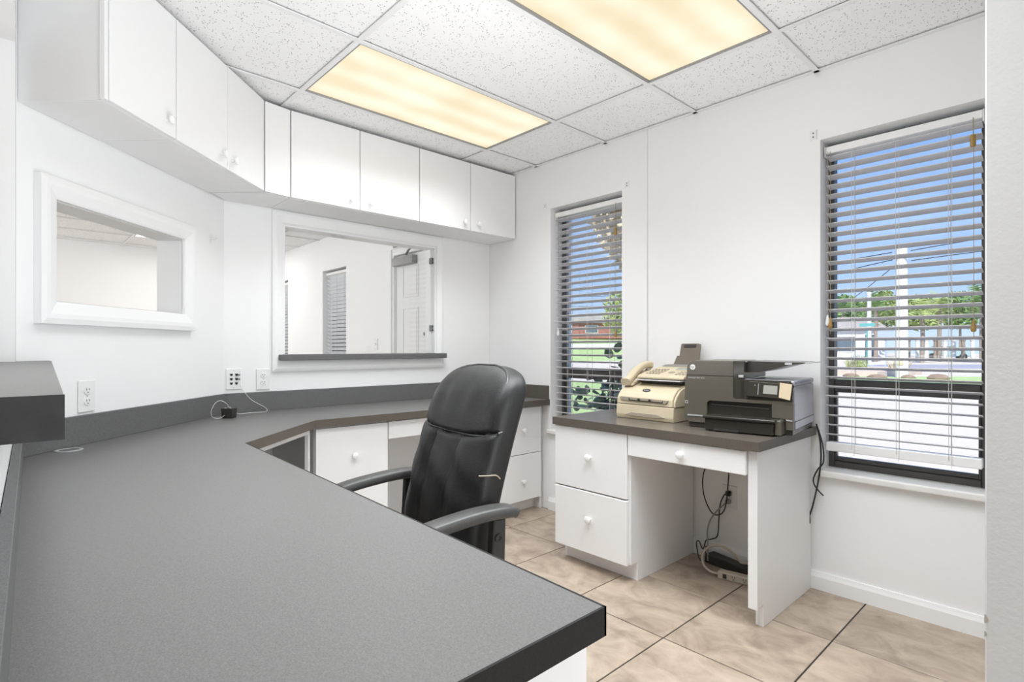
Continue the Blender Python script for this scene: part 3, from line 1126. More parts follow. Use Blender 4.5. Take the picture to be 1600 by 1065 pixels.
obj('grommet_cap', lathe([(0.0295, 0.0004), (0.0295, 0.002), (0.0, 0.0025)], 28), M['splash'], gr)

# transaction counter on the half wall


def iy(x):
    return -2.650 - 0.0437 * (x - 0.771)


tcn = thing('transaction_counter', 'raised thick grey counter top on the half wall at the left edge', 'counter', (1.9, -2.85, 1.04))
obj('counter_board', prism([(1.063, iy(1.063)), (2.735, iy(2.735)), (2.735, iy(2.735) - 0.33), (1.063, iy(1.063) - 0.36)], 1.0365, 1.078, 0.0015), M['lam'], tcn, world=True)
obj('end_band', prism([(2.7353, iy(2.735)), (2.739, iy(2.735)), (2.739, iy(2.735) - 0.33), (2.7353, iy(2.735) - 0.33)], 1.036, 1.0783), M['lam_rough'], tcn, world=True)
obj('counter_return', prism([(0.80, iy(0.8) - 0.012), (1.0625, iy(1.0625)), (1.0625, fy(1.06) + 0.001), (EX + 0.004, fy(EX) + 0.002)], 1.0365, 1.078), M['lam'], tcn, world=True)


# ------------------------------------------------------------------ base cabinets
def base_drawers(label, origin, rotz, s0, s1, depth, z_split, kz, kx=None, group='white drawer bases under the worktop', zt=0.7235, side_l=0.0, side_r=0.0, toe=0.085):
    r = thing('drawer_cabinet', label, 'cabinet', origin, rotz, group)
    t = 0.018
    fd = depth - 0.020
    bm = BM()
    add_box(bm, s0, s0 + t, 0.004, fd, 0.001, zt)
    add_box(bm, s1 - t, s1, 0.004, fd, 0.001, zt)
    add_box(bm, s0 + t, s1 - t, 0.004, 0.014, toe, zt)
    add_box(bm, s0 + t, s1 - t, 0.014, fd, toe, toe + t)
    add_box(bm, s0 + t, s1 - t, 0.014, fd, zt - t, zt)
    # notch for the toe kick is kept by a set-back board
    obj('carcass', bm, M['cab'], r)
    obj('toe_board', box(s0 + t + 0.0005, s1 - t - 0.0005, fd - 0.07, fd - 0.055, 0.001, toe - 0.001), M['cab'], r)
    zs = [zt - 0.006, z_split, toe + 0.002]
    for k in range(2):
        d = obj('drawer', box(s0 + side_l + 0.002, s1 - side_r - 0.002, fd + 0.001, depth, zs[k + 1] + 0.002, zs[k] - 0.002, 0.0015), M['cab'], r)
        knob(d, (((s0 + s1) / 2 if kx is None else kx), depth, kz[k]), (0, 1, 0))
    return r


base_drawers('white two-drawer base left of the knee space, under the back worktop', (BX, 0, 0), R(-90), 1.238, 1.645, 0.592, 0.398, (0.561, 0.25))
base_drawers('white two-drawer base in the far corner behind the chair', (BX, 0, 0), R(-90), 0.010, 0.420, 0.592, 0.402, (0.565, 0.22), kx=0.214, side_l=0.022)
kd = thing('knee_drawer', 'shallow white drawer over the knee space behind the chair', 'drawer', (0.6, -0.83, 0.66))
dd = obj('drawer_front', box(0.735, 0.753, -1.234, -0.424, 0.622, 0.717, 0.0015), M['cab'], kd, world=True)
obj('drawer_box', box(0.30, 0.734, -1.22, -0.44, 0.64, 0.715), M['cab'], kd, world=True)
knob(kd, (0.153, 0.0, 0.01), (1, 0, 0))
obj('trim_3', box(0.1635, 0.176, -1.2365, -0.4215, 0.0, 0.7, 0.001), M['cab_in'], kind='structure')['label'] = 'white back board of the knee space'
# corner opening below the angled front
cs = thing('corner_unit', 'open white corner base under the angled worktop edge', 'cabinet', (0.95, -1.85, 0.0))
a45, b45 = Vector((0.770, -1.668)), Vector((1.205, -2.112))
d45 = (b45 - a45).normalized()
n45 = Vector((d45.y, -d45.x)) * -1
if n45.x < 0:
    n45 = -n45


def strip45(s0, s1, t0, t1):
    L = (b45 - a45).length
    return [tuple(a45 + d45 * (s0 * L) - n45 * t0), tuple(a45 + d45 * (s1 * L) - n45 * t0), tuple(a45 + d45 * (s1 * L) - n45 * t1), tuple(a45 + d45 * (s0 * L) - n45 * t1)]


obj('top_rail', prism(strip45(0.03, 1.0, 0.012, 0.030), 0.700, 0.7243), M['cab'], cs, world=True)
obj('side_stile', prism(strip45(0.0, 0.028, 0.012, 0.030), 0.001, 0.7243), M['cab'], cs, world=True)
obj('inner_shelf', prism([(0.215, -1.72), (0.60, -1.72), (1.0, -2.12), (1.0, -2.60), (0.30, -1.94)], 0.45, 0.466), M['cab_in'], cs, world=True)
obj('back_cleat', prism([(0.20, -1.915), (0.99, -2.705), (0.999, -2.695), (0.209, -1.905)], 0.6, 0.7243), M['cab_in'], cs, world=True)
obj('shade_panel', prism([(0.20, -1.915), (0.99, -2.705), (0.996, -2.699), (0.206, -1.909)], 0.001, 0.449), M['fax_key'], cs, world=True)  # dark board added to stand for the shadowed wall under the worktop
# end of the front counter
fe = thing('counter_base', 'white end base under the near end of the front worktop', 'cabinet', (2.6, -2.45, 0))
obj('end_panel', box(2.862, 2.880, fy(2.87) + 0.003, -2.137, 0.001, 0.7235, 0.001), M['cab'], fe, world=True)
bm = BM()
add_box(bm, 2.42, 2.438, fy(2.42) + 0.004, -2.225, 0.001, 0.7235)
add_box(bm, 2.438, 2.8615, fy(2.86) + 0.012, fy(2.42) + 0.03, 0.085, 0.7235)
add_box(bm, 2.438, 2.8615, fy(2.42) + 0.03, -2.225, 0.085, 0.10)
obj('carcass', bm, M['cab'], fe, world=True)
for (z0, z1) in ((0.09, 0.40), (0.404, 0.718)):
    q = obj('drawer', box(2.424, 2.858, -2.224, -2.206, z0, z1, 0.0015), M['cab'], fe, world=True)
    knob(q, (0.041, 0.244, (z0 + z1) / 2), (0, 1, 0))
sp = thing('support_panel', 'white upright panel carrying the front worktop near the angled corner', 'panel', (1.27, -2.4, 0))
obj('panel_board', box(1.262, 1.280, fy(1.28) + 0.004, -2.19, 0.001, 0.7235, 0.001), M['cab'], sp, world=True)
obj('foot_strip', box(1.281, 1.293, fy(1.28) + 0.02, -2.25, 0.001, 0.08, 0.001), M['cab'], sp, world=True)

# ------------------------------------------------------------------ printer desk
DT0, DT1 = 0.717, 0.755
DX0, DX1, DYF = 1.418, 2.507, -0.635
dk = thing('printer_desk', 'small white desk with brown-grey top carrying the fax and the printer', 'desk', (1.96, -0.32, 0))
obj('desk_top', box(DX0, DX1 - 0.003, DYF + 0.003, -0.0015, DT0, DT1), M['lam_brown'], dk, world=True)
obj('edge_band', box(DX0, DX1, DYF, DYF + 0.0028, DT0 - 0.0003, DT1 + 0.0002), M['lam_floor_tint_edge'], dk, world=True)
obj('edge_band', box(DX1 - 0.0028, DX1, DYF + 0.003, -0.0015, DT0 - 0.0003, DT1 + 0.0002), M['lam_floor_tint_edge'], dk, world=True)
# drawer pedestal
PX0, PX1, PYF = 1.430, 1.892, -0.600
bm = BM()
for a, b in ((PX0, PX0 + 0.018), (PX1 - 0.018, PX1)):
    add_prism(bm, [(-0.0165, 0.001), (-0.0165, DT0 - 0.0005), (PYF, DT0 - 0.0005), (PYF, 0.092), (PYF + 0.055, 0.092), (PYF + 0.055, 0.001)], a, b, mtx=frame_mtx((0, 0, 0), (0, 1, 0), (0, 0, 1)))
add_box(bm, PX0 + 0.018, PX1 - 0.018, -0.03, -0.0165, 0.092, DT0 - 0.0005)
add_box(bm, PX0 + 0.018, PX1 - 0.018, PYF, -0.03, 0.092, 0.108)
obj('pedestal', bm, M['cab'], dk, world=True)
obj('toe_board', box(PX0 + 0.0185, PX1 - 0.0185, PYF + 0.056, PYF + 0.07, 0.001, 0.0915), M['cab'], dk, world=True)
for (z0, z1, kz) in ((0.402, 0.713, 0.572), (0.086, 0.396, 0.262)):
    q = obj('drawer', box(PX0 - 0.006, PX1 - 0.010, PYF - 0.022, PYF - 0.001, z0, z1, 0.003), M['cab'], dk, world=True)
    knob(q, (1.662 - dk.location.x, PYF - 0.022 - dk.location.y, kz), (0, -1, 0), s=1.05)
obj('apron', box(PX1 + 0.001, 2.455, PYF + 0.0005, PYF + 0.018, 0.628, DT0 - 0.0005), M['cab'], dk, world=True)
q = obj('drawer', box(PX1 - 0.004, 2.448, PYF - 0.022, PYF - 0.001, 0.614, 0.713, 0.003), M['cab'], dk, world=True)
knob(q, (2.17 - dk.location.x, PYF - 0.022 - dk.location.y, 0.659), (0, -1, 0), s=1.05)
obj('drawer_box', box(PX1 + 0.02, 2.43, PYF + 0.0185, -0.10, 0.635, DT0 - 0.002), M['cab_in'], dk, world=True)
LX0, LX1 = 2.452, 2.487
obj('end_panel', prism([(-0.0165, 0.001), (-0.0165, DT0 - 0.0005), (PYF, DT0 - 0.0005), (PYF, 0.092), (PYF + 0.055, 0.092), (PYF + 0.055, 0.001)], LX0 + 0.017, LX1,
    mtx=frame_mtx((0, 0, 0), (0, 1, 0), (0, 0, 1))), M['cab'], dk, world=True)
obj('leg_stile', box(LX0 - 0.002, LX1 - 0.0003, PYF - 0.003, PYF + 0.0, 0.085, DT0 - 0.0005), M['cab'], dk, world=True)
obj('toe_block', box(LX0 + 0.004, LX0 + 0.0165, PYF + 0.055, PYF + 0.072, 0.001, 0.092), M['cab'], dk, world=True)


# ------------------------------------------------------------------ outlets
def outlet(label, mt, w=0.076, h=0.118, name='wall_outlet', group=None):
    """mt: local x right, y up, z out of the wall."""
    r = thing(name, label, 'outlet', mt.translation, 0, group)
    r.rotation_euler = mt.to_euler()
    pm = frame_mtx((0, 0, 0), (1, 0, 0), (0, 1, 0))
    obj('cover_plate', box(-w / 2, w / 2, -h / 2, h / 2, 0.0006, 0.006, 0.002), M['plate'], r)
    for sgn in (1, -1):
        f = obj('receptacle', lathe([(0.0165, 0.006), (0.0165, 0.0085), (0.0155, 0.009)], 20, Matrix.Translation((0, sgn * 0.0205, 0)) @ Matrix.Diagonal((1, 0.86, 1, 1))), M['plate'], r)
        bm = BM()
        for sx in (-0.006, 0.006):
            add_box(bm, sx - 0.0012, sx + 0.0012, sgn * 0.0205 + 0.001, sgn * 0.0205 + 0.0085, 0.0088, 0.0094)
        add_lathe(bm, [(0.0024, 0.0088), (0.0024, 0.0094)], 8, Matrix.Translation((0, sgn * 0.0205 - 0.006, 0)))
        obj('slots', bm, M['hole'], f, kind='stuff')
    obj('screw', lathe([(0.003, 0.006), (0.0025, 0.0072)], 8), M['silver'], r)
    return r


def on45(s, z, out=0.0):
    return Vector((BX + s * S2 + out * S2, KY - s * S2 + out * S2, z))


outlet('white double outlet on the angled wall left of the corner', frame_mtx(on45(0.922, 0.941), (-S2, S2, 0), (0, 0, 1)))
outlet('white double outlet just left of the pass-through window casing', frame_mtx((BX, -1.697, 0.944), (0, 1, 0), (0, 0, 1)))
outlet('white double outlet low on the wall under the printer desk', frame_mtx((2.093, 0, 0.345), (1, 0, 0), (0, 0, 1)))
jp = thing('jack_plate', 'white wall plate with six phone jacks in the corner', 'outlet', (BX, -1.853, 0.950))
jp.rotation_euler = frame_mtx((0, 0, 0), (0, 1, 0), (0, 0, 1)).to_euler()
obj('cover_plate', box(-0.040, 0.040, -0.058, 0.058, 0.0006, 0.006, 0.002), M['plate'], jp)
for sx in (-0.013, 0.013):
    for k in range(3):
        y0 = 0.024 - 0.024 * k
        obj('jack', prism([(sx - 0.007, y0 + 0.006), (sx - 0.007, y0), (sx - 0.003, y0 - 0.007), (sx + 0.003, y0 - 0.007), (sx + 0.007, y0), (sx + 0.007, y0 + 0.006)], 0.006, 0.0075), M['hole'], jp)
for k in range(2):
    obj('plug', box(0.010, 0.030, 0.021 - 0.024 * k, 0.026 - 0.024 * k, 0.0076, 0.016, 0.001), M['hole'], jp)
for sy in (-0.046, 0.046):
    obj('screw', lathe([(0.003, 0.006), (0.0025, 0.0072)], 8, Matrix.Translation((0, sy, 0))), M['silver'], jp)

# phone junction box with white wires
jb = thing('phone_box', 'small black phone box with thin white wires on the corner worktop', 'phone box', (0.385, -1.938, WT1 + 0.0006), R(42))
bm = BM()
add_prism(bm, [(-0.026, 0), (0.026, 0), (0.031, 0.050), (-0.031, 0.050)], -0.022, 0.022, 0.002, frame_mtx((0, 0, 0), (1, 0, 0), (0, 0, 1)))
obj('box_body', bm, M['fax_dark'], jb)
obj('terminal', box(-0.006, 0.006, -0.008, 0.006, 0.0505, 0.057, 0.001), M['grey_cable'], jb)
for sx in (-0.012, 0.016):
    obj('screw', lathe([(0.0045, 0.050), (0.003, 0.0525)], 8, Matrix.Translation((sx, -0.012, 0))), M['silver'], jb)
w1 = tube([(BX + 0.010, -1.824, 0.916), (BX + 0.024, -1.80, 0.872), (BX + 0.026, -1.765, 0.83), (BX + 0.05, -1.70, 0.785), (0.27, -1.72, 0.770), (0.31, -1.80, 0.775), (0.36, -1.875, 0.779), (0.395, -1.908, 0.79)], 0.0012, 6)
obj('wire', w1, M['plate'], jb, world=True)
w2 = tube([(0.385, -1.94, 0.822), (0.40, -1.955, 0.842), (0.415, -1.985, 0.858), (0.425, -2.012, 0.848), (0.425, -2.03, 0.81), (0.415, -2.02, 0.778), (0.405, -1.985, 0.770), (0.402, -1.963, 0.783)], 0.0011, 6)
obj('wire', w2, M['plate'], jb, world=True)

# coat hook on the angled wall
hk = thing('coat_hook', 'white coat hook on the angled wall left of the corner', 'hook', on45(0.13, 1.695))
hk.rotation_euler = frame_mtx((0, 0, 0), (-S2, S2, 0), (0, 0, 1)).to_euler()
obj('hook_plate', lathe([(0.0, 0.0006), (0.011, 0.0006), (0.010, 0.004), (0, 0.0055)], 16, Matrix.Diagonal((0.8, 2.7, 1, 1))), M['hook'], hk, smooth=True)
obj('hook_arm', tube([(0, -0.006, 0.004), (0, -0.010, 0.022), (0, -0.002, 0.036), (0, 0.010, 0.040)], 0.004, 8), M['hook'], hk, smooth=True)

for x_, z_, lab, big in ((2.493, 2.117, 'white curtain bracket plate at the top left of the big window', 1.0), (1.448, 2.116, 'faint white bracket plate at the top right of the narrow window', 0.8), (0.762, 2.114, 'faint white bracket plate at the top left of the narrow window', 0.7)):
    b_ = thing('curtain_bracket', lab, 'bracket', (x_, 0, z_))
    b_.rotation_euler = (R(90), 0, 0)
    s = 0.015 * big
    obj('bracket_plate', prism([(-s, -s * 1.6), (-s * 0.5, -s * 1.2), (s * 0.5, -s * 1.2), (s, -s * 1.6), (s, s * 1.6), (s * 0.5, s * 1.2), (-s * 0.5, s * 1.2), (-s, s * 1.6)], 0.0006, 0.004), M['plate'], b_)
    for sy in (-0.6, 0.6):
        obj('screw_hole', lathe([(0.0035, 0.0041), (0.003, 0.0046)], 8, Matrix.Translation((0, sy * s, 0))), M['hole'], b_)


# ------------------------------------------------------------------ office chair
ch = thing('office_chair', 'black leather high-back office chair with curved plastic arms', 'chair', (2.062, -1.985, 0), R(-8))
NV, NU = 96, 128


def back_profile(s):
    """half width, half depth, y centre, z for height parameter s."""
    w = 0.194 + 0.022 * math.sin(min(1, s / 0.75) * math.pi * 0.62)
    if s > 0.72:
        k = (s - 0.72) / 0.28
        w *= (max(0.0, 1 - k ** 5.0) ** 0.40 * 0.94 + 0.06) * (1 - 0.02 * k)
    if s < 0.06:
        w *= 0.90 + 0.10 * (s / 0.06)
    b = 0.050 + 0.014 * math.sin(s * math.pi)
    if s > 0.84:
        k = (s - 0.84) / 0.16
        b *= max(0.0, 1 - k ** 2.4) ** 0.5 * 0.9 + 0.1
    if s < 0.05:
        b *= 0.7 + 0.3 * s / 0.05
    y = 0.150 + 0.070 * s + 0.10 * s * s - 0.012 * math.sin(s * math.pi)
    z = 0.435 + 0.634 * s
    return w, b, y, z


def groove(d, wid):
    return math.exp(-(d / wid) ** 2)


bm = BM()
rings = []
for i in range(NV + 1):
    s = i / NV
    s = 1 - (1 - s) ** 1.15
    w, b, yc, z = back_profile(s)
    ring = []
    for j in range(NU):
        a = 2 * math.pi * j / NU
        ca, sa = math.cos(a), math.sin(a)
        n_ = 3.6
        x = w * math.copysign(abs(ca) ** (2 / n_), ca)
        y = b * math.copysign(abs(sa) ** (2 / n_), sa)
        dz = 0
        if sa < -0.05:
            u = x / 0.20
            front = min(1, -sa * 2.2)
            seam = 0.715 - 0.026 * (1 - u * u)
            dd_ = 0.0
            dd_ += 0.012 * groove(s - seam, 0.008) * front
            if s > seam:
                dd_ -= 0.011 * math.sin(min(1, (s - seam) / 0.29) * math.pi) * front
            else:
                fade = min(1, max(0, (seam - s) / 0.03)) * min(1, s / 0.08)
                dd_ += fade * front * (0.020 * groove(x - 0.060 - 0.012 * s, 0.007) + 0.020 * groove(x + 0.075 + 0.012 * s, 0.007))
                pf = math.exp(-((s - 0.32) / 0.16) ** 2)
                dd_ += pf * front * (0.013 * groove(x - 0.012, 0.008) + 0.011 * groove(x + 0.030, 0.008))
                dd_ -= fade * front * 0.010 * (groove(abs(x) - 0.125, 0.04))
                dd_ += 0.004 * front * math.sin(9 * x + 22 * s) * math.sin(14 * s + 20 * x)
            # creases of worn leather near the top
            if s > 0.7:
                dd_ += 0.0025 * front * math.sin(60 * x + 8 * s) * math.exp(-((s - 0.85) / 0.10) ** 2)
            y += dd_
        ring.append(bm.verts.new((x, yc + y, z + 0.02 * (y / max(b, 0.01)) * 0)))
    rings.append(ring)
for a_, b_ in zip(rings[:-1], rings[1:]):
    for j in range(NU):
        k = (j + 1) % NU
        bm.faces.new([a_[j], a_[k], b_[k], b_[j]])
bm.faces.new(rings[0][::-1])
bm.faces.new(rings[-1])
bmesh.ops.recalc_face_normals(bm, faces=bm.faces)
back = obj('backrest', bm, M['leather'], ch, smooth=True, angle=70)
# piping round the outline of the head, and the cross seam
pts = []
for q in range(41):
    u = -1 + 2 * q / 40
    ss = 0.70 + 0.298 * (1 - abs(u) ** 1.6)
    w, b, yc, z = back_profile(min(0.998, ss))
    pts.append((math.copysign(min(1, abs(u) * 30), u) * w * 0.90 if abs(u) > 1e-6 else 0, yc - b * 0.86 - 0.004, z + 0.001))
arc = []
for s in [0.76 + 0.24 * k / 24 for k in range(25)]:
    w, b, yc, z = back_profile(min(s, 0.999))
    arc.append((w * 0.93, yc - b * 0.70, z + 0.001))
arc = arc + [(-x, y, z) for x, y, z in arc[::-1]]
obj('piping', tube(arc, 0.0032, 6, 1), M['pipe'], back, smooth=True)
arc = []
for k in range(25):
    u = -1 + 2 * k / 24
    s = 0.715 - 0.026 * (1 - u * u)
    w, b, yc, z = back_profile(s)
    a = math.pi * (1.5 + 0.47 * u)
    n_ = 3.6
    x = w * math.copysign(abs(math.cos(a)) ** (2 / n_), math.cos(a))
    y = b * math.copysign(abs(math.sin(a)) ** (2 / n_), math.sin(a))
    arc.append((x, yc + y + (0.008 if abs(u) < 0.9 else 0.0), z + 0.005))
obj('cross_seam', tube(arc, 0.003, 6, 2), M['pipe'], back, smooth=True)
w, b, yc, z = back_profile(0.55)
obj('torn_patch', tube([(w * 0.955, yc - b * 0.80, z), (w * 0.998, yc - b * 0.45, z - 0.001), (w + 0.001, yc - b * 0.05, z - 0.003), (w + 0.001, yc + b * 0.15, z - 0.014)], 0.0020, 5, 3), M['fax_key'], back)
# seat
bm = BM()
rings = []
for i in range(13):
    t = i / 12
    ph = -math.pi / 2 + math.pi * t
    kz = math.sin(ph)
    kr = (abs(math.cos(ph)) ** 0.45)
    ring = []
    for j in range(44):
        a = 2 * math.pi * j / 44
        x = 0.228 * math.copysign(abs(math.cos(a)) ** 0.5, math.cos(a)) * (0.80 + 0.20 * kr)
        y = -0.01 + 0.245 * math.copysign(abs(math.sin(a)) ** 0.5, math.sin(a)) * (0.80 + 0.20 * kr)
        z = 0.455 + 0.052 * math.copysign(abs(kz) ** 0.7, kz) - (0.02 * max(0, -y - 0.12) / 0.12)
        ring.append(bm.verts.new((x * kr if kr < 0.05 else x, y, z)))
    rings.append(ring)
for a_, b_ in zip(rings[:-1], rings[1:]):
    for j in range(44):
        k = (j + 1) % 44
        bm.faces.new([a_[j], a_[k], b_[k], b_[j]])
bm.faces.new(rings[0][::-1])
bm.faces.new(rings[-1])
bmesh.ops.recalc_face_normals(bm, faces=bm.faces)
obj('seat', bm, M['leather'], ch, smooth=True, angle=60)
obj('back_shell', prism([(-0.15, 0.40), (0.15, 0.40), (0.165, 0.55), (0.15, 0.70), (-0.15, 0.70), (-0.165, 0.55)], -0.248, -0.232, 0.004, frame_mtx((0, 0, 0), (1, 0, 0), (0, 0, 1))), M['plastic_black'], ch)
for sx in (-1, 1):
    ax = sx * 0.268
    ar = obj('armrest', BM(), M['arm_top'], ch)
    bm = BM()
    add_sweep(bm, [(ax, 0.225, 0.692), (ax, 0.205, 0.700), (ax, 0.14, 0.703), (ax, 0.06, 0.698), (ax, -0.05, 0.682), (ax, -0.16, 0.648), (ax, -0.235, 0.60), (ax, -0.268, 0.545), (ax - sx * 0.01, -0.25, 0.485), (ax - sx * 0.03, -0.18, 0.440), (ax - sx * 0.04, -0.08, 0.428)],
              rrect(0.058, 0.030, 0.010, 3), 5, scale=lambda t: 0.82 + 0.18 * min(1, t * 8))
    bm.to_mesh(ar.data)
    bm.free()
    for p in ar.data.polygons:
        p.use_smooth = True
    po = obj('arm_post', prism([(0.140, 0.41), (0.185, 0.41), (0.192, 0.686), (0.155, 0.686)], ax - 0.014, ax + 0.014, 0.003, frame_mtx((0, 0, 0), (0, 1, 0), (0, 0, 1))), M['plastic_black'], ch)
    obj('arm_brace', box(min(ax, ax - sx * 0.07) + 0.015 * (sx > 0) - 0.0, max(ax, ax - sx * 0.07) - 0.015, 0.143, 0.183, 0.415, 0.445, 0.003), M['plastic_black'], ch)
    for zz in (0.64, 0.50):
        obj('bolt', lathe([(0.011, 0.0142), (0.011, 0.019), (0.006, 0.0195), (0.005, 0.017)], 12, frame_mtx((ax, 0.168, zz), (0, 1, 0), (0, 0, 1))), M['hole'], po)
obj('seat_plate', box(-0.16, 0.16, -0.15, 0.17, 0.375, 0.402, 0.004), M['plastic_black'], ch)
obj('gas_column', lathe([(0.030, 0.09), (0.030, 0.22), (0.022, 0.225), (0.022, 0.374)], 18), M['plastic_black'], ch, smooth=True)
for k in range(5):
    a = R(90 + 72 * k + 18)
    dx, dy = math.cos(a), math.sin(a)
    bm = BM()
    add_sweep(bm, [(dx * 0.02, dy * 0.02, 0.115), (dx * 0.16, dy * 0.16, 0.10), (dx * 0.29, dy * 0.29, 0.072)], rrect(0.05, 0.028, 0.008, 2), 4, scale=lambda t: 1 - 0.35 * t)
    obj('base_arm', bm, M['plastic_black'], ch, smooth=True)
    bm = BM()
    for sg in (-1, 1):
        add_lathe(bm, [(0.010, -0.009), (0.025, -0.007), (0.027, 0), (0.025, 0.007), (0.010, 0.009)], 16, frame_mtx((dx * 0.285 - dy * 0.014 * sg, dy * 0.285 + dx * 0.014 * sg, 0.0275), (dx, dy, 0), (0, 0, 1)))
    add_lathe(bm, [(0.006, 0.03), (0.006, 0.062)], 8, Matrix.Translation((dx * 0.285, dy * 0.285, 0)))
    obj('caster', bm, M['plastic_black'], ch)


# ------------------------------------------------------------------ fax machine
FX0, FX1, FYF = 1.655, 2.000, -0.395
fax = thing('fax_machine', 'cream laser fax machine with side handset and document guide on the desk', 'fax machine', (FX0, FYF, DT1 + 0.0006))
FW = FX1 - FX0
yz = frame_mtx((0, 0, 0), (0, 1, 0), (0, 0, 1))
# lower cassette
obj('paper_cassette', prism([(0.002, 0), (0.352, 0), (0.352, 0.072), (0.0, 0.072), (-0.002, 0.05), (-0.004, 0.02)], 0.004, FW - 0.004, 0.003, yz), M['fax'], fax)
obj('cassette_grip', prism([(0.06, 0.020), (0.10, 0.035), (0.25, 0.035), (0.30, 0.020), (0.25, 0.014), (0.11, 0.014)], 0.0, 0.006, 0.002, frame_mtx((0, -0.0005, 0), (1, 0, 0), (0, 0, 1))), M['fax_key'], fax)
# upper body with curved front
prof = [(0.0, 0.0745), (0.352, 0.0745), (0.352, 0.215), (0.175, 0.200), (0.165, 0.185), (0.118, 0.179), (0.085, 0.170), (0.050, 0.156), (0.022, 0.135), (0.006, 0.110)]
obj('upper_body', prism(prof, 0.012, FW - 0.012, 0.003, yz), M['fax'], fax)
for sx in (0.0, FW - 0.0115):
    obj('side_cheek', prism([(0.008, 0.0745), (0.350, 0.0745), (0.350, 0.190), (0.18, 0.183), (0.10, 0.168), (0.055, 0.150), (0.026, 0.125), (0.010, 0.10)], sx, sx + 0.0115, 0.002, yz), M['fax'], fax)
bm = prism([(0.35, -0.008), (0.375, -0.008), (0.375, 0.18), (0.35, 0.18)], 0.006, FW - 0.006, 0.003, yz)
bm.transform(Matrix.Translation((0, 0, 0.01)))
obj('rear_cover', bm, M['fax_dark'], fax)
# manual feed slot in the curved front
obj('feed_recess', prism([(0.03, 0.094), (0.30, 0.090), (0.315, 0.107), (0.03, 0.112)], 0.0, 0.006, 0.001, frame_mtx((0, 0.0015, 0), (1, 0, 0), (0, 0, 1))), M['fax_key'], fax)
obj('feed_slot', prism([(0.085, 0.094), (0.285, 0.0925), (0.285, 0.104), (0.282, 0.104), (0.280, 0.097), (0.09, 0.0985), (0.088, 0.107), (0.085, 0.107)], 0.006, 0.0075, 0.0, frame_mtx((0, 0.0015, 0), (1, 0, 0), (0, 0, 1))), M['fax_dark'], fax)
for xx in (0.145, 0.210):
    obj('paper_guide', lathe([(0.008, 0.0062), (0.008, 0.009), (0.005, 0.0095)], 10, frame_mtx((xx, 0.0015, 0.1), (1, 0, 0), (0, 0, 1))), M['fax_dark'], fax)
# oval badge
def fslope(y):
    return frame_mtx((0.165, y, 0.1475), (1, 0, 0), Vector((0, 0.028, 0.0205)))


bd = obj('badge', lathe([(0.020, 0.0006), (0.020, 0.0022), (0.0175, 0.0026), (0.0, 0.0026)], 24, frame_mtx((0.165, 0.0365, 0.1465), (1, 0, 0), (0, 0.8, 0.6)) @ Matrix.Diagonal((1.15, 0.55, 1, 1))), M['ink_dark'], fax)
tx = text_bm('brother', 0.0085, 0.0003)
tx.transform(frame_mtx((0.165, 0.0365, 0.1465), (1, 0, 0), (0, 0.8, 0.6)) @ Matrix.Translation((0, 0, 0.0030)))
obj('badge_lettering', tx, M['ink_white'], bd)
# document output slot below the panel
obj('output_slot', box(0.085, FW - 0.006, 0.105, 0.172, 0.181, 0.199, 0.002), M['fax_dark'], fax)
obj('slot_shelf', prism([(0.062, 0.196), (0.170, 0.2005), (0.170, 0.204), (0.062, 0.2)], 0.075, FW - 0.002, 0.001, yz), M['silver'], fax)
# control panel
cp = obj('control_panel', prism([(0.092, 0.2045), (0.36, 0.222), (0.36, 0.262), (0.30, 0.262), (0.10, 0.222), (0.088, 0.214)], 0.072, FW - 0.001, 0.002, yz), M['fax'], fax)
pm = frame_mtx((0.072, 0.10, 0.2222), (1, 0, 0), Vector((0, 0.20, 0.040)).normalized())


def key(x, y, w_, h_, m=None):
    b2 = box(x - w_ / 2, x + w_ / 2, y - h_ / 2, y + h_ / 2, 0.0003, 0.0035, 0.0008)
    b2.transform(pm)
    return obj('key', b2, m or M['fax_key'], cp)


for a in range(5):
    for b_ in range(4):
        key(0.030 + 0.018 * a, 0.040 + 0.030 * b_, 0.009, 0.014)
for a in range(3):
    for b_ in range(3):
        key(0.205 + 0.020 * a, 0.035 + 0.028 * b_, 0.010, 0.012)
b2 = box(0.140, 0.250, 0.135, 0.175, 0.0003, 0.003, 0.001)
b2.transform(pm)
obj('display', b2, M['screen'], cp)
b2 = lathe([(0.017, 0.0003), (0.017, 0.003), (0.011, 0.004), (0.010, 0.002), (0.0, 0.002)], 18)
b2.transform(pm @ Matrix.Translation((0.155, 0.075, 0)))
obj('jog_ring', b2, M['fax_key'], cp)
# handset on the left, in its cradle
hs_path = [(0.035, 0.035, 0.185), (0.033, 0.075, 0.200), (0.030, 0.15, 0.246), (0.030, 0.225, 0.272), (0.034, 0.265, 0.272)]
bm = BM()
add_sweep(bm, hs_path, rrect(0.048, 0.034, 0.012, 3), 6, scale=lambda t: 1.0 + 0.18 * (abs(2 * t - 1) ** 3) - 0.12 * (1 - abs(2 * t - 1)))
obj('handset', bm, M['fax'], fax, smooth=True)
obj('handset_cradle', prism([(0.05, 0.165), (0.30, 0.20), (0.30, 0.245), (0.20, 0.238), (0.12, 0.205), (0.06, 0.178)], 0.008, 0.068, 0.003, yz), M['fax'], fax)
obj('handset_ear', lathe([(0.018, 0), (0.020, 0.008), (0.012, 0.016)], 14, frame_mtx((0.040, 0.245, 0.235), (1, 0, 0), (0, 1, 0))), M['fax_key'], fax)
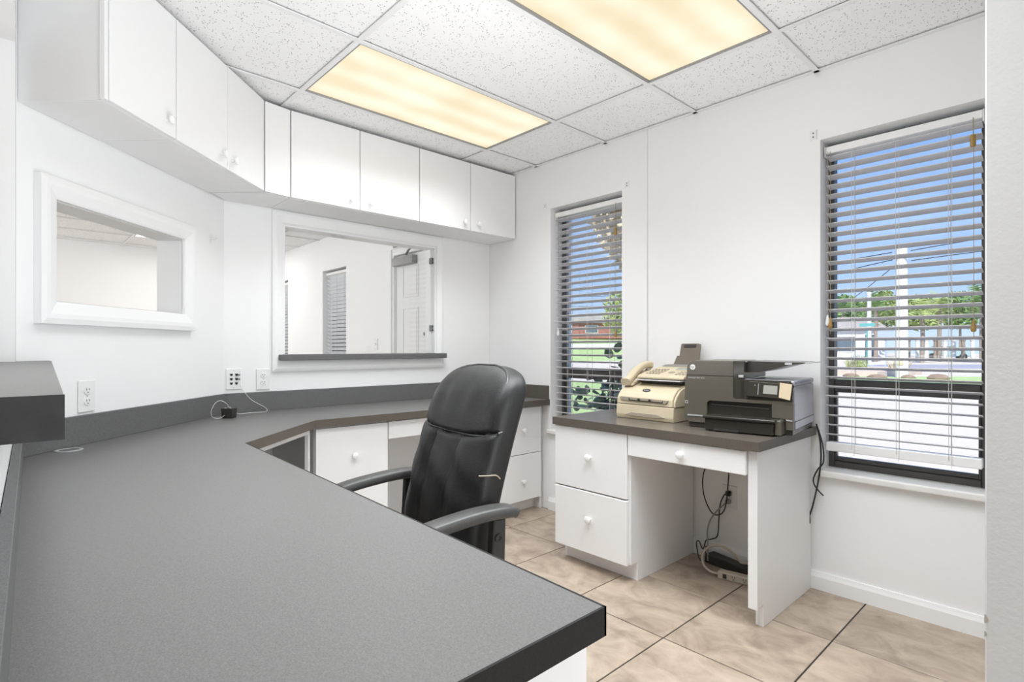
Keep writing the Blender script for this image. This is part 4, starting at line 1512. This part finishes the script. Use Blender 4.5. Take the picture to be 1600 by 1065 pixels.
# rear document guide: lower wide tray and upper support
bm = prism([(0.060, 0.0), (0.315, 0.0), (0.300, 0.035), (0.20, 0.040), (0.10, 0.03)], 0, 0.006, 0.001)
bm.transform(frame_mtx((0, 0.305, 0.245), (1, 0, 0), Vector((0, 0.55, 0.83))))
obj('document_tray', bm, M['fax_tray'], fax)
bm = prism([(0.145, 0.0), (0.302, 0.0), (0.302, 0.135), (0.286, 0.140), (0.192, 0.140), (0.185, 0.135), (0.182, 0.072), (0.168, 0.072)], 0, 0.005, 0.001)
bm.transform(frame_mtx((0, 0.318, 0.252), (1, 0, 0), Vector((0, 0.22, 0.975))))
gd = obj('document_support', bm, M['fax_tray'], fax)
bm = prism([(0.205, 0.118), (0.275, 0.118), (0.275, 0.134), (0.205, 0.134)], 0.0052, 0.009, 0.001)
bm.transform(frame_mtx((0, 0.318, 0.252), (1, 0, 0), Vector((0, 0.22, 0.975))))
obj('support_grip', bm, M['fax_dark'], gd)

# ------------------------------------------------------------------ printer
YAW = R(7)
PW = 0.468
prn = thing('printer', 'large dark taupe office printer with feeder and touch screen on the desk end', 'printer', (2.515 + 0.030 * math.cos(YAW), -0.389 + 0.030 * math.sin(YAW), DT1 + 0.0006), YAW)
# local: x from -PW (left) to 0 (right), y 0 front .. 0.37 back, z up
xz = frame_mtx((0, 0, 0), (1, 0, 0), (0, 0, 1))   # local z -> -y


def front_panel(pts, y0, y1, bev, m, name, parent):
    """outline in (x, z), extruded from y0 (front) to y1 (back)."""
    return obj(name, prism(pts, -y1, -y0, bev, xz), m, parent)


# base and shell
obj('base', box(-PW + 0.02, -0.006, 0.008, 0.365, 0.0, 0.024, 0.003), M['prn_dark'], prn)
obj('rear_housing', box(-PW + 0.004, -0.001, 0.022, 0.372, 0.0245, 0.205, 0.004), M['prn_side'], prn)
obj('side_lower', box(-0.0008, 0.0006, 0.024, 0.370, 0.026, 0.055, 0.0), M['prn_side'], prn)
obj('side_groove', box(-0.001, 0.0012, 0.024, 0.371, 0.056, 0.0585), M['prn_dark'], prn)
obj('scanner_lid', box(-0.205, -0.0, 0.010, 0.372, 0.206, 0.228, 0.006), M['prn_side'], prn)
# front fascia with its rounded left corners, cut around the output slot
rl = 0.030
fas = [(-PW + 0.006, 0.025)]
for k in range(5):
    a = R(180 + 0 + 90 * k / 4)
pts = [(-PW + 0.022, 0.024), (-PW + 0.008, 0.034), (-PW, 0.052), (-PW + 0.004, 0.20), (-PW + 0.010, 0.2395), (-0.245, 0.2395), (-0.245, 0.150), (-0.238, 0.142), (-0.004, 0.142), (-0.002, 0.1275), (-0.350, 0.1275), (-0.362, 0.118), (-0.362, 0.060), (-0.372, 0.060), (-0.372, 0.024)]
front_panel(pts, 0.0, 0.0215, 0.0, M['prn'], 'front_fascia', prn)
front_panel([(-0.085, 0.1272), (-0.002, 0.1272), (-0.002, 0.024), (-0.030, 0.024), (-0.030, 0.070), (-0.085, 0.070)], 0.0, 0.0215, 0.0, M['prn'], 'right_fascia', prn)
front_panel([(-0.3615, 0.0608), (-0.0855, 0.0608), (-0.0855, 0.127), (-0.351, 0.127), (-0.3615, 0.118)], 0.014, 0.0215, 0.0, M['prn_dark'], 'output_slot', prn)
front_panel([(-0.345, 0.108), (-0.10, 0.104), (-0.10, 0.107), (-0.345, 0.111)], 0.0125, 0.0138, 0.0, M['prn'], 'slot_rail', prn)
# automatic document feeder on the left
af = [(-PW + 0.010, 0.2400), (-PW + 0.013, 0.285), (-PW + 0.022, 0.300), (-PW + 0.040, 0.308), (-0.2455, 0.308), (-0.2455, 0.2400)]
front_panel(af, 0.0005, 0.34, 0.002, M['prn'], 'document_feeder', prn)
# glossy dark insert around the control panel
front_panel([(-0.2445, 0.151), (-0.237, 0.1428), (-0.006, 0.1428), (-0.003, 0.212), (-0.014, 0.2275), (-0.200, 0.2275), (-0.200, 0.308), (-0.2445, 0.308)], 0.004, 0.0215, 0.0, M['prn_gloss'], 'panel_recess', prn)
obj('feeder_end', box(-0.2448, -0.200, 0.0222, 0.335, 0.229, 0.306, 0.003), M['prn_dark'], prn)
front_panel([(-0.200, 0.151), (-0.212, 0.151), (-0.214, 0.222), (-0.201, 0.222)], 0.001, 0.0038, 0.0, M['prn_dark'], 'recess_rib', prn)
cpn = front_panel([(-0.188, 0.158), (-0.030, 0.151), (-0.010, 0.152), (-0.013, 0.216), (-0.175, 0.222)], -0.010, 0.0036, 0.002, M['prn_gloss'], 'control_panel', prn)
front_panel([(-0.118, 0.172), (-0.062, 0.170), (-0.060, 0.206), (-0.114, 0.208)], -0.0115, -0.0102, 0.0, M['screen'], 'touch_screen', cpn)
front_panel([(-0.140, 0.166), (-0.137, 0.166), (-0.134, 0.214), (-0.136, 0.214)], -0.0112, -0.0102, 0.0, M['silver'], 'panel_line', cpn)
front_panel([(-0.152, 0.204), (-0.148, 0.204), (-0.148, 0.208), (-0.152, 0.208)], -0.0112, -0.0102, 0.0, M['silver'], 'indicator', cpn)
front_panel([(-0.055, 0.158), (-0.012, 0.149), (-0.004, 0.215), (-0.050, 0.221)], -0.0125, -0.0103, 0.0, M['prn_label'], 'panel_label', cpn)
# feeder input tray: dark ramp rising to the right with a grey tip
bm = BM()
add_prism(bm, [(-0.1995, 0.2575), (-0.150, 0.2600), (-0.105, 0.2700), (-0.030, 0.2925), (0.028, 0.3010), (0.028, 0.3045), (-0.1995, 0.3075)], -0.31, -0.050, 0.0, xz)
obj('feeder_tray', bm, M['prn_dark'], prn)
obj('tray_tip', box(0.0282, 0.046, 0.06, 0.28, 0.3008, 0.3050, 0.001), M['silver'], prn)
obj('tray_corner', box(-0.045, -0.018, 0.044, 0.0495, 0.2935, 0.3030, 0.001), M['silver'], prn)
obj('feeder_foot', box(-0.222, -0.201, -0.001, 0.0035, 0.236, 0.247, 0.001), M['silver'], prn)
# paper tray
pt = obj('paper_tray', BM(), M['prn_dark'], prn)
bm = BM()
add_box(bm, -0.345, -0.062, -0.072, 0.012, 0.004, 0.055, 0.003)
add_box(bm, -0.352, -0.052, -0.080, 0.013, 0.0555, 0.068, 0.003)
bm.to_mesh(pt.data)
bm.free()
obj('tray_flap', box(-0.0615, -0.036, -0.055, 0.012, 0.004, 0.066, 0.003), M['prn'], prn)
front_panel([(-0.372, 0.052), (-0.3625, 0.052), (-0.3625, 0.058), (-0.452, 0.058), (-0.452, 0.052)], -0.003, -0.0004, 0.0, M['silver'], 'chrome_strip', prn)
front_panel([(-0.03, 0.062), (-0.006, 0.060), (-0.006, 0.065), (-0.03, 0.067)], -0.003, -0.0004, 0.0, M['silver'], 'chrome_strip', prn)
front_panel([(-0.310, 0.004), (-0.20, 0.004), (-0.20, 0.014), (-0.30, 0.014)], -0.0735, -0.0722, 0.0, M['fax_dark'], 'tray_grip', pt)
# badge: white disc with slanted letters
bdg = obj('round_badge', lathe([(0.0125, 0.0004), (0.0125, 0.0015), (0.0, 0.0015)], 28, frame_mtx((-PW + 0.040, 0.0003, 0.2775), (1, 0, 0), (0, 0, 1))), M['ink_white'], prn)
tx = text_bm('hp', 0.0185, 0.0003)
sh = Matrix.Identity(4)
sh[0][1] = 0.25
tx.transform(frame_mtx((-PW + 0.0395, 0.0003, 0.2785), (1, 0, 0), (0, 0, 1)) @ Matrix.Translation((0, 0, 0.0018)) @ sh)
obj('badge_lettering', tx, M['prn'], bdg)
tx = text_bm('OFFICEJET PRO 8610', 0.0085, 0.0003, 'LEFT')
tx.transform(frame_mtx((-PW + 0.018, -0.0003, 0.228), (1, 0, 0), (0, 0, 1)))
obj('model_lettering', tx, M['silver'], prn)
front_panel([(-PW + 0.004, 0.2385), (-0.246, 0.2385), (-0.246, 0.2405), (-PW + 0.004, 0.2405)], -0.0004, 0.0, 0.0, M['prn_dark'], 'feeder_seam', prn)
lab = front_panel([(-PW + 0.004, 0.108), (-PW + 0.018, 0.108), (-PW + 0.018, 0.122), (-PW + 0.004, 0.122)], -0.0008, -0.0002, 0.0, M['silver'], 'small_sticker', prn)
front_panel([(-PW + 0.008, 0.111), (-PW + 0.014, 0.111), (-PW + 0.014, 0.118), (-PW + 0.008, 0.118)], -0.0012, -0.0009, 0.0, M['prn_dark'], 'sticker_mark', lab)

# ------------------------------------------------------------------ cords, power strip, adapter
pc = thing('desk_cable', 'black cords looping down the wall under the printer desk to the outlet', 'cord', (2.06, -0.05, 0.1))
obj('cord_loop', tube([(2.025, -0.06, 0.66), (2.005, -0.05, 0.56), (1.965, -0.045, 0.44), (1.972, -0.05, 0.34), (2.015, -0.06, 0.265), (2.05, -0.05, 0.25), (2.085, -0.045, 0.29), (2.10, -0.04, 0.42), (2.105, -0.04, 0.55), (2.10, -0.05, 0.66)], 0.0032, 7), M['black_cable'], pc, world=True)
obj('cord_run', tube([(2.093, -0.022, 0.368), (2.075, -0.034, 0.355), (2.055, -0.036, 0.30), (2.05, -0.04, 0.22), (2.045, -0.045, 0.14), (2.015, -0.05, 0.115), (1.99, -0.06, 0.105), (1.98, -0.075, 0.06), (1.95, -0.06, 0.09), (1.935, -0.06, 0.075), (1.97, -0.1, 0.02), (2.0, -0.12, 0.012)], 0.0032, 7), M['black_cable'], pc, world=True)
obj('plug', box(2.080, 2.106, -0.034, -0.0098, 0.353, 0.378, 0.004), M['black_cable'], pc, world=True)
sc_ = thing('strip_cord', 'grey power strip cord plugged into the lower socket under the desk', 'cord', (2.06, -0.06, 0.2))
obj('cord_run', tube([(2.093, -0.024, 0.322), (2.07, -0.045, 0.30), (2.02, -0.06, 0.23), (2.0, -0.065, 0.16), (2.01, -0.08, 0.08), (2.02, -0.10, 0.016)], 0.0042, 8), M['grey_cable'], sc_, world=True)
obj('plug', box(2.081, 2.105, -0.036, -0.0098, 0.312, 0.335, 0.004), M['grey_cable'], sc_, world=True)
ps = thing('power_strip', 'beige power strip with a thick looped cord on the floor under the desk', 'power strip', (2.19, -0.205, 0.0006), R(10))
obj('strip_body', box(-0.055, 0.20, -0.022, 0.022, 0.0, 0.036, 0.004), M['beige'], ps)
obj('rocker', box(-0.030, -0.012, -0.0232, -0.0221, 0.008, 0.029, 0.0), M['fax_dark'], ps)
for k in range(2):
    bm = BM()
    for dx in (-0.006, 0.006):
        add_box(bm, 0.02 + 0.05 * k + dx - 0.0015, 0.02 + 0.05 * k + dx + 0.0015, -0.0228, -0.0221, 0.018, 0.027)
    add_lathe(bm, [(0.003, 0.0221), (0.003, 0.0228)], 8, frame_mtx((0.02 + 0.05 * k, 0, 0.012), (1, 0, 0), (0, 0, 1)))
    obj('socket', bm, M['fax_dark'], ps, kind='stuff')
obj('looped_cord', tube([(-0.055, 0.0, 0.015), (-0.10, 0.005, 0.016), (-0.14, 0.03, 0.035), (-0.15, 0.06, 0.08), (-0.115, 0.08, 0.115), (-0.06, 0.09, 0.12), (-0.01, 0.10, 0.09), (0.02, 0.11, 0.055), (0.06, 0.10, 0.06), (0.11, 0.09, 0.05), (0.16, 0.08, 0.02)], 0.0065, 8), M['beige'], ps, smooth=True)
ad = thing('power_adapter', 'flat black adapter lying behind the power strip under the desk', 'adapter', (2.13, -0.085, 0.0006), R(-12))
obj('adapter_body', prism([(-0.13, -0.035), (0.14, -0.02), (0.14, 0.03), (-0.13, 0.04)], 0, 0.045, 0.005), M['fax_dark'], ad)
obj('adapter_lead', tube([(-0.13, 0, 0.02), (-0.16, 0.01, 0.035), (-0.17, 0.03, 0.06)], 0.004, 6), M['black_cable'], ad)
hc = thing('printer_cable', 'black cables hanging behind the desk end below the big window', 'cable', (2.52, -0.03, 0.6))
obj('long_lead', tube([(2.512, -0.02, 0.77), (2.530, -0.028, 0.70), (2.535, -0.03, 0.62), (2.528, -0.03, 0.54), (2.514, -0.028, 0.46), (2.497, -0.028, 0.38), (2.484, -0.027, 0.335)], 0.0038, 7), M['black_cable'], hc, world=True)
obj('plug_end', lathe([(0.003, 0.05), (0.007, 0.035), (0.008, 0.01), (0.005, 0.0)], 10, Matrix.Translation((2.482, -0.027, 0.300))), M['black_cable'], hc, world=True, smooth=True)
obj('short_lead', tube([(2.515, -0.02, 0.76), (2.540, -0.026, 0.68), (2.545, -0.03, 0.60), (2.520, -0.03, 0.56), (2.502, -0.03, 0.51), (2.515, -0.03, 0.475), (2.545, -0.03, 0.445)], 0.0032, 7), M['black_cable'], hc, world=True)

# ------------------------------------------------------------------ outdoors
GZ = -0.12
obj('ground', box(-140, 60, 0.23, 140, GZ - 0.3, GZ), M['asphalt'], kind='structure')
obj('road', prism([(-5.2, 36.5), (8, 46), (22, 60), (15, 66), (-2, 50), (-9, 42)], GZ + 0.001, GZ + 0.02), M['road'], kind='structure')
obj('lawn_strip', prism([(-9.0, 17.5), (-2.75, 17.8), (0.79, 21.6), (1.2, 26.0), (0.2, 26.8), (-4.1, 22.4), (-10, 22)], GZ + 0.001, GZ + 0.05), M['lawn'], kind='structure')
obj('planting_bed', prism([(-7.0, 25.0), (-3.0, 24.4), (-2.2, 28.5), (-4.0, 32.0), (-9.0, 31.0)], GZ + 0.001, GZ + 0.22), M['sand'], kind='structure')
obj('lawn_patch', prism([(-3.0, 3.4), (-1.5, 5.0), (-7.2, 13.6), (-10.6, 10.8)], GZ + 0.001, GZ + 0.05), M['lawn'], kind='structure')
# sloping lawn seen through the narrow window
bm = BM()
q = [(-33, 33, GZ + 0.02), (-25, 44, GZ + 0.02), (-45, 80, 2.9), (-62, 60, 2.9)]
lo = [bm.verts.new((x, y, GZ - 0.2)) for x, y, z in q]
hi = [bm.verts.new(p) for p in q]
bm.faces.new(hi)
bm.faces.new(lo[::-1])
for k in range(4):
    bm.faces.new([lo[k], lo[(k + 1) % 4], hi[(k + 1) % 4], hi[k]])
bmesh.ops.recalc_face_normals(bm, faces=bm.faces)
obj('lawn_slope', bm, M['lawn'], kind='structure')
bm = BM()
q = [(-39.8, 44.0, 0.98), (-33.5, 55.5, 1.12), (-36.5, 60.5, 1.52), (-43.5, 48.0, 1.38)]
hi = [bm.verts.new((x, y, z + 0.18)) for x, y, z in q]
lo = [bm.verts.new((x, y, z - 0.3)) for x, y, z in q]
bm.faces.new(hi)
bm.faces.new(lo[::-1])
for k in range(4):
    bm.faces.new([lo[k], lo[(k + 1) % 4], hi[(k + 1) % 4], hi[k]])
bmesh.ops.recalc_face_normals(bm, faces=bm.faces)
obj('footpath', bm, M['concrete'], kind='structure')


def leaf_cloud(n, cx, rx, ry, rz, size, seed, hollow=0.35):
    rng = random.Random(seed)
    bm = BM()
    for _ in range(n):
        while True:
            p = Vector((rng.uniform(-1, 1), rng.uniform(-1, 1), rng.uniform(-1, 1)))
            if hollow < p.length < 1:
                break
        c = Vector((p.x * rx, p.y * ry, p.z * rz)) + Vector(cx)
        u = Vector((rng.gauss(0, 1), rng.gauss(0, 1), rng.gauss(0, 1))).normalized()
        v = u.cross(Vector((rng.gauss(0, 1), rng.gauss(0, 1), rng.gauss(0, 1)))).normalized()
        s = size * rng.uniform(0.6, 1.4)
        vs = [bm.verts.new(c - u * s), bm.verts.new(c + v * s * 0.4), bm.verts.new(c + u * s), bm.verts.new(c - v * s * 0.4)]
        bm.faces.new(vs)
    return bm


FROND = None


def palm(label, x, y, h, m, seed, group='palms across the road'):
    global FROND
    rng = random.Random(seed)
    r = thing('palm_tree', label, 'tree', (x, y, GZ), rng.uniform(0, 6), group)
    obj('trunk', tube([(0, 0, 0), (0.08, 0.03, h * 0.5), (0.02, 0, h)], 0.16, 8, 3), M['bark'], r)
    for k in range(18):
        if FROND is None:
            bm = BM()
            n = 9
            spine = [Vector((0.2 * q, 0, 0.12 * q - 0.018 * q * q)) for q in range(n + 1)]
            for q in range(n):
                for sg in (-1, 1):
                    l_ = 0.55 * math.sin(math.pi * (q + 1.2) / (n + 2)) + 0.1
                    a, b = spine[q], spine[q + 1]
                    tip = (a + b) / 2 + Vector((0.18, sg * l_, -0.18 * l_))
                    bm.faces.new([bm.verts.new(a), bm.verts.new(a.lerp(b, 0.75)), bm.verts.new(tip)])
            f = obj('frond', bm, M['leafA'], r)
            FROND = {M['leafA'].name: f.data}
        else:
            if m.name not in FROND:
                me = FROND[M['leafA'].name].copy()
                me.materials.clear()
                me.materials.append(m)
                FROND[m.name] = me
            f = D.objects.new('frond', FROND[m.name])
            COL.objects.link(f)
            f.parent = r
        f.location = (0.02, 0, h)
        el_ = rng.uniform(-70, 35)
        f.rotation_euler = (0, R(el_), R(k * 20 * 2.6 + rng.uniform(-12, 12)))
        f.rotation_mode = 'XYZ'
        sc = rng.uniform(0.85, 1.2)
        f.scale = (sc, sc, sc)
    return r


palm('green palm across the road, left of the concrete pole', -9.96, 53.3, 4.6, M['leafA'], 1)
palm('leaning palm right of the concrete pole', -6.54, 52.6, 4.2, M['leafB'], 2)
palm('yellow-green palm in the middle of the far row', -6.25, 58.2, 4.9, M['leafB'], 3)
palm('palm farthest right across the road', -3.0, 54.9, 4.7, M['leafA'], 4)
palm('palm over the pale house at far left', -15.4, 63.5, 5.2, M['leafA'], 5)


def tree(label, x, y, zb, h, rx, m, seed, n=420, size=0.28, name='tree'):
    r = thing(name, label, 'tree', (x, y, zb))
    obj('trunk', tube([(0, 0, 0), (0.05, 0.04, h * 0.35), (0, 0, h * 0.7)], 0.15, 7, 3), M['bark'], r)
    obj('foliage', leaf_cloud(n, (0, 0, h * 0.72), rx, rx, h * 0.30, size, seed), m, r, kind='stuff')
    return r


for k, (x, y, m_, lb) in enumerate(((-20.6, 81.5, 'leafA', 'bushy tree farthest left in the row behind the palms'), (-16.9, 85.6, 'leafB', 'bushy tree second from the left in the row behind the palms'),
                                    (-13.2, 89.5, 'leafB', 'bushy tree in the middle of the row behind the palms'), (-9.6, 93.3, 'leafA', 'bushy tree second from the right in the row behind the palms'),
                                    (-4.6, 99.5, 'leafB', 'bushy tree farthest right in the row behind the palms'))):
    tree(lb, x, y, GZ, 8.4 + 0.5 * (k % 2), 2.55, M[m_], 21 + k, 1500, 0.36)['group'] = 'bushy trees behind the palms'
tree('green tree seen at the right of the narrow window', -12.2, 19.4, GZ, 4.0, 1.25, M['leafB'], 24, 700, 0.16)
# pole, post and wires
pl = thing('utility_pole', 'thick pale concrete utility pole beyond the lawn strip', 'pole', (-2.0, 23.7, GZ))
obj('shaft', lathe([(0.23, 0), (0.20, 4.0), (0.19, 5.25), (0, 5.28)], 16), M['concrete'], pl, smooth=True)
obj('insulator_bracket', box(-0.30, 0.30, -0.26, -0.20, 4.9, 4.98, 0.01), M['concrete'], pl)
obj('notice', box(-0.10, 0.10, -0.24, -0.232, 0.55, 0.85, 0.002), M['dry'], pl)
po_ = thing('white_post', 'slim white post near the far road, left of the concrete pole', 'post', (-8.05, 43.6, GZ))
obj('shaft', lathe([(0.16, 0), (0.14, 5.15), (0.17, 5.2), (0.17, 5.28), (0, 5.34)], 12), M['concrete'], po_, smooth=True)
obj('footing', lathe([(0.3, 0), (0.3, 0.12), (0.2, 0.2)], 12), M['concrete'], po_)
for k, (p0, p1, p2, lb) in enumerate((((-32, 30, 5.6), (-16, 27, 4.55), (-2.30, 23.55, 4.98), 'uppermost wire running left from the pole'), ((-32, 38, 5.2), (-16, 31, 4.0), (-2.32, 23.72, 4.7), 'lower wire running left from the pole'),
                                      ((-1.70, 23.75, 4.6), (6, 25.5, 5.3), (16, 28, 6.9), 'lower wire running right from the pole'), ((-1.68, 23.6, 4.98), (6, 25, 5.9), (16, 27, 7.6), 'uppermost wire running right from the pole'),
                                      ((-2.27, 23.95, 4.5), (-6, 31, 3.6), (-12, 44, 3.4), 'slanting wire dropping from the pole to the far left'))):
    w_ = obj('overhead_wire', tube([p0, p1, p2], 0.018, 5, 8), M['black_cable'])
    tag(w_, 'thin dark ' + lb, 'wire', 'overhead wires outside')
# signs
sg = thing('street_sign', 'teal street-name sign post left of the concrete pole', 'sign', (-7.0, 38.9, GZ))
obj('post', lathe([(0.05, 0), (0.05, 2.6), (0, 2.62)], 8), M['teal'], sg)
obj('blade', box(-0.45, 0.45, -0.02, 0.02, 2.65, 2.85, 0.005), M['teal'], sg)
ss_ = thing('stop_sign', 'grey back of an eight-sided road sign on a post', 'sign', (-4.57, 32.7, GZ))
obj('post', box(-0.04, 0.04, -0.03, 0.03, 0, 1.8), M['signback'], ss_)
obj('plate', prism([(0.40 * math.cos(R(22.5 + 45 * k)), 0.40 * math.sin(R(22.5 + 45 * k))) for k in range(8)], 0, 0.02, 0.0, frame_mtx((0, -0.035, 2.0), (1, 0, 0), (0, 0, 1))), M['signback'], ss_)


def house(label, x, y, rot, w, d, h, m, wins, zb=GZ):
    r = thing('house', label, 'house', (x, y, zb), rot)
    obj('walls', box(-w / 2, w / 2, -d / 2, d / 2, 0, h), m, r)
    obj('roof', prism([(-w / 2 - 0.4, h + 0.01), (w / 2 + 0.4, h + 0.01), (w / 2 - 1.2, h + 1.2), (-w / 2 + 1.2, h + 1.2)], -d / 2 - 0.4, d / 2 + 0.4, 0, frame_mtx((0, 0, 0), (1, 0, 0), (0, 0, 1))), M['roof'], r)
    for (wx, wz, ww, wh) in wins:
        f = obj('window', box(wx - ww / 2 - 0.08, wx + ww / 2 + 0.08, -d / 2 - 0.05, -d / 2 - 0.002, wz - 0.08, wz + wh + 0.08), M['concrete'], r)
        obj('pane', box(wx - ww / 2, wx + ww / 2, -d / 2 - 0.06, -d / 2 - 0.051, wz, wz + wh), M['houseglass'], f)
    return r


house('pale stucco house at far left across the road', -14.6, 59.8, R(14), 7.5, 5, 3.0, M['house'], [(-1.6, 1.0, 1.1, 1.3), (0.6, 0.9, 1.5, 1.4), (2.6, 0.4, 0.9, 2.1)])
house('low red-brown building beyond the sloping lawn', -51.0, 66.5, R(40), 16, 5, 2.4, M['brickred'], [(-5, 0.9, 1.8, 1.1), (-1, 0.9, 1.8, 1.1), (3, 0.9, 1.8, 1.1), (6, 0.9, 1.4, 1.1)], 2.55)
for k in range(9):
    t = k / 8
    p = thing('white_column', ('leftmost' if k == 0 else 'rightmost' if k == 8 else '%s from the left' % ['', 'second', 'third', 'fourth', 'fifth', 'sixth', 'seventh', 'eighth'][k]) + ' of the pale columns under the far palms', 'column', (-8.3 + 4.6 * t, 57.0 + 4.0 * t, GZ), 0, 'pale columns under the far palms')
    obj('shaft', lathe([(0.20, 0), (0.16, 0.15), (0.15, 1.8), (0.20, 1.9), (0.20, 2.0)], 10), M['concrete' if k % 3 else 'bark'], p)


def car(label, x, y, rot, m):
    r = thing('car', label, 'car', (x, y, GZ), rot)
    body = [(-2.1, 0.35), (2.1, 0.35), (2.15, 0.75), (1.95, 0.92), (1.0, 1.0), (0.45, 1.42), (-0.9, 1.45), (-1.6, 1.02), (-2.12, 0.95)]
    obj('body', prism(body, -0.82, 0.82, 0.05, frame_mtx((0, 0, 0), (1, 0, 0), (0, 0, 1))), m, r)
    obj('side_glass', prism([(-1.35, 1.03), (0.85, 1.03), (0.38, 1.36), (-0.82, 1.38)], 0.822, 0.832, 0, frame_mtx((0, 0, 0), (1, 0, 0), (0, 0, 1))), M['houseglass'], r)
    for wx in (-1.3, 1.3):
        for sy in (-0.78, 0.78):
            obj('wheel', lathe([(0.0, -0.1), (0.33, -0.1), (0.33, 0.1), (0, 0.1)], 16, frame_mtx((wx, sy, 0.33), (1, 0, 0), (0, 0, 1))), M['tyre'], r)
    return r


car('pale teal car parked right of the concrete pole', -7.6, 70.0, R(20), M['carteal'])
car('blue car seen behind the grey sign back', -16.6, 71.5, R(35), M['carblue'])
for k, (x, y, lb) in enumerate(((-5.9, 26.0, 'tuft of dry grass at the left of the planting bed'), (-4.4, 26.9, 'tuft of dry grass in the middle of the planting bed'), (-2.9, 27.6, 'tuft of dry grass at the right of the planting bed'))):
    t = thing('grass_tuft', lb, 'plant', (x, y, GZ + 0.2), 0, 'dry grass tufts in the bed')
    rng = random.Random(50 + k)
    bm = BM()
    for _ in range(150):
        a = rng.uniform(0, 2 * math.pi)
        l_ = rng.uniform(0.4, 0.85)
        o_ = Vector((rng.uniform(-0.35, 0.35), rng.uniform(-0.3, 0.3), 0))
        tip = o_ + Vector((math.cos(a) * l_ * 0.6, math.sin(a) * l_ * 0.6, l_))
        sd_ = Vector((-math.sin(a), math.cos(a), 0)) * 0.02
        bm.faces.new([bm.verts.new(o_ - sd_), bm.verts.new(o_ + sd_), bm.verts.new(tip)])
    obj('blades', bm, M['dry' if k != 1 else 'leafB'], t, kind='stuff')
for k in range(7):
    rng = random.Random(80 + k)
    r = obj('rock', lathe([(0.0, 0.0), (0.24, 0.02), (0.28, 0.12), (0.18, 0.24), (0, 0.28)], 7, Matrix.Diagonal((rng.uniform(0.8, 1.5), rng.uniform(0.6, 1.0), rng.uniform(0.6, 1.0), 1))), M['rock'])
    r.location = (-6.6 + 0.98 * k, 24.0 - 0.06 * k + rng.uniform(-0.2, 0.2) - 0.6, GZ + 0.002)
    tag(r, '%s brown rock from the left edging the planting bed' % ['first', 'second', 'third', 'fourth', 'fifth', 'sixth', 'seventh'][k], 'rock', 'brown edging rocks')

# shrub right outside the narrow window: every leaf a part
sh_ = thing('garden_shrub', 'dark leafy shrub pressed against the narrow window from outside', 'shrub', (0.95, 0.62, GZ))
rng = random.Random(5)
for k in range(7):
    a = rng.uniform(-1, 1)
    obj('stem', tube([(0.05 * a, 0, 0), (0.16 * a, rng.uniform(-0.05, 0.1), 0.5), (0.30 * a, rng.uniform(-0.12, 0.15), 1.05)], 0.006, 6, 4), M['bark'], sh_)
bm = BM()
n = 8
cv = bm.verts.new((0.045, 0, 0.004))
rim = []
for k in range(10):
    a = 2 * math.pi * k / 10
    rim.append(bm.verts.new((0.045 + 0.045 * math.cos(a), 0.030 * math.sin(a) * (1.0 if math.cos(a) < 0.6 else 0.8), -0.008 * abs(math.sin(a)))))
for k in range(10):
    bm.faces.new([cv, rim[k], rim[(k + 1) % 10]])
LF = None
LF2 = None
for k in range(190):
    if LF is None:
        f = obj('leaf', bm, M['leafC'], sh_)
        LF = f.data
        LF2 = LF.copy()
        LF2.materials.clear()
        LF2.materials.append(M['leafD'])
    else:
        f = D.objects.new('leaf', LF2 if rng.random() < 0.13 else LF)
        COL.objects.link(f)
        f.parent = sh_
    zz = rng.uniform(0.55, 1.22)
    wd = 0.34 if zz < 1.0 else 0.22
    f.location = (rng.uniform(-wd, wd) + (0.12 if zz > 0.95 else 0.0), rng.uniform(-0.24, 0.26), zz)
    f.rotation_euler = (rng.uniform(-1.2, 1.2), rng.uniform(-1.2, 1.2), rng.uniform(0, 6.28))
    s = rng.uniform(0.6, 1.15)
    f.scale = (s, s, s)

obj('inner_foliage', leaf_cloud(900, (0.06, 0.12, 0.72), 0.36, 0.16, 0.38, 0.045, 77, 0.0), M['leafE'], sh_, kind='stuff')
# dry tan foliage hanging in from the upper right of the narrow window
dt = thing('dry_tree', 'tree with tan dry leaves hanging at the top of the narrow window', 'tree', (0.2, 4.4, GZ))
obj('trunk', tube([(0, 0, 0), (0.1, 0.1, 1.8), (-0.1, -0.1, 3.6)], 0.12, 8, 4), M['bark'], dt)
for k, (bx, by, bz) in enumerate(((-0.9, -1.3, 3.3), (-0.6, -0.9, 3.0), (-1.5, -1.6, 3.6), (0.6, -0.4, 3.8))):
    obj('branch', tube([(-0.05, -0.05, 3.0 + 0.1 * k), (bx * 0.5, by * 0.5, (bz + 3.2) / 2 + 0.15), (bx, by, bz)], 0.035, 6, 4), M['bark'], dt)
obj('foliage', leaf_cloud(3800, (-0.50, -1.32, 2.95), 0.85, 0.7, 0.80, 0.075, 31, 0.0), M['dry'], dt, kind='stuff')
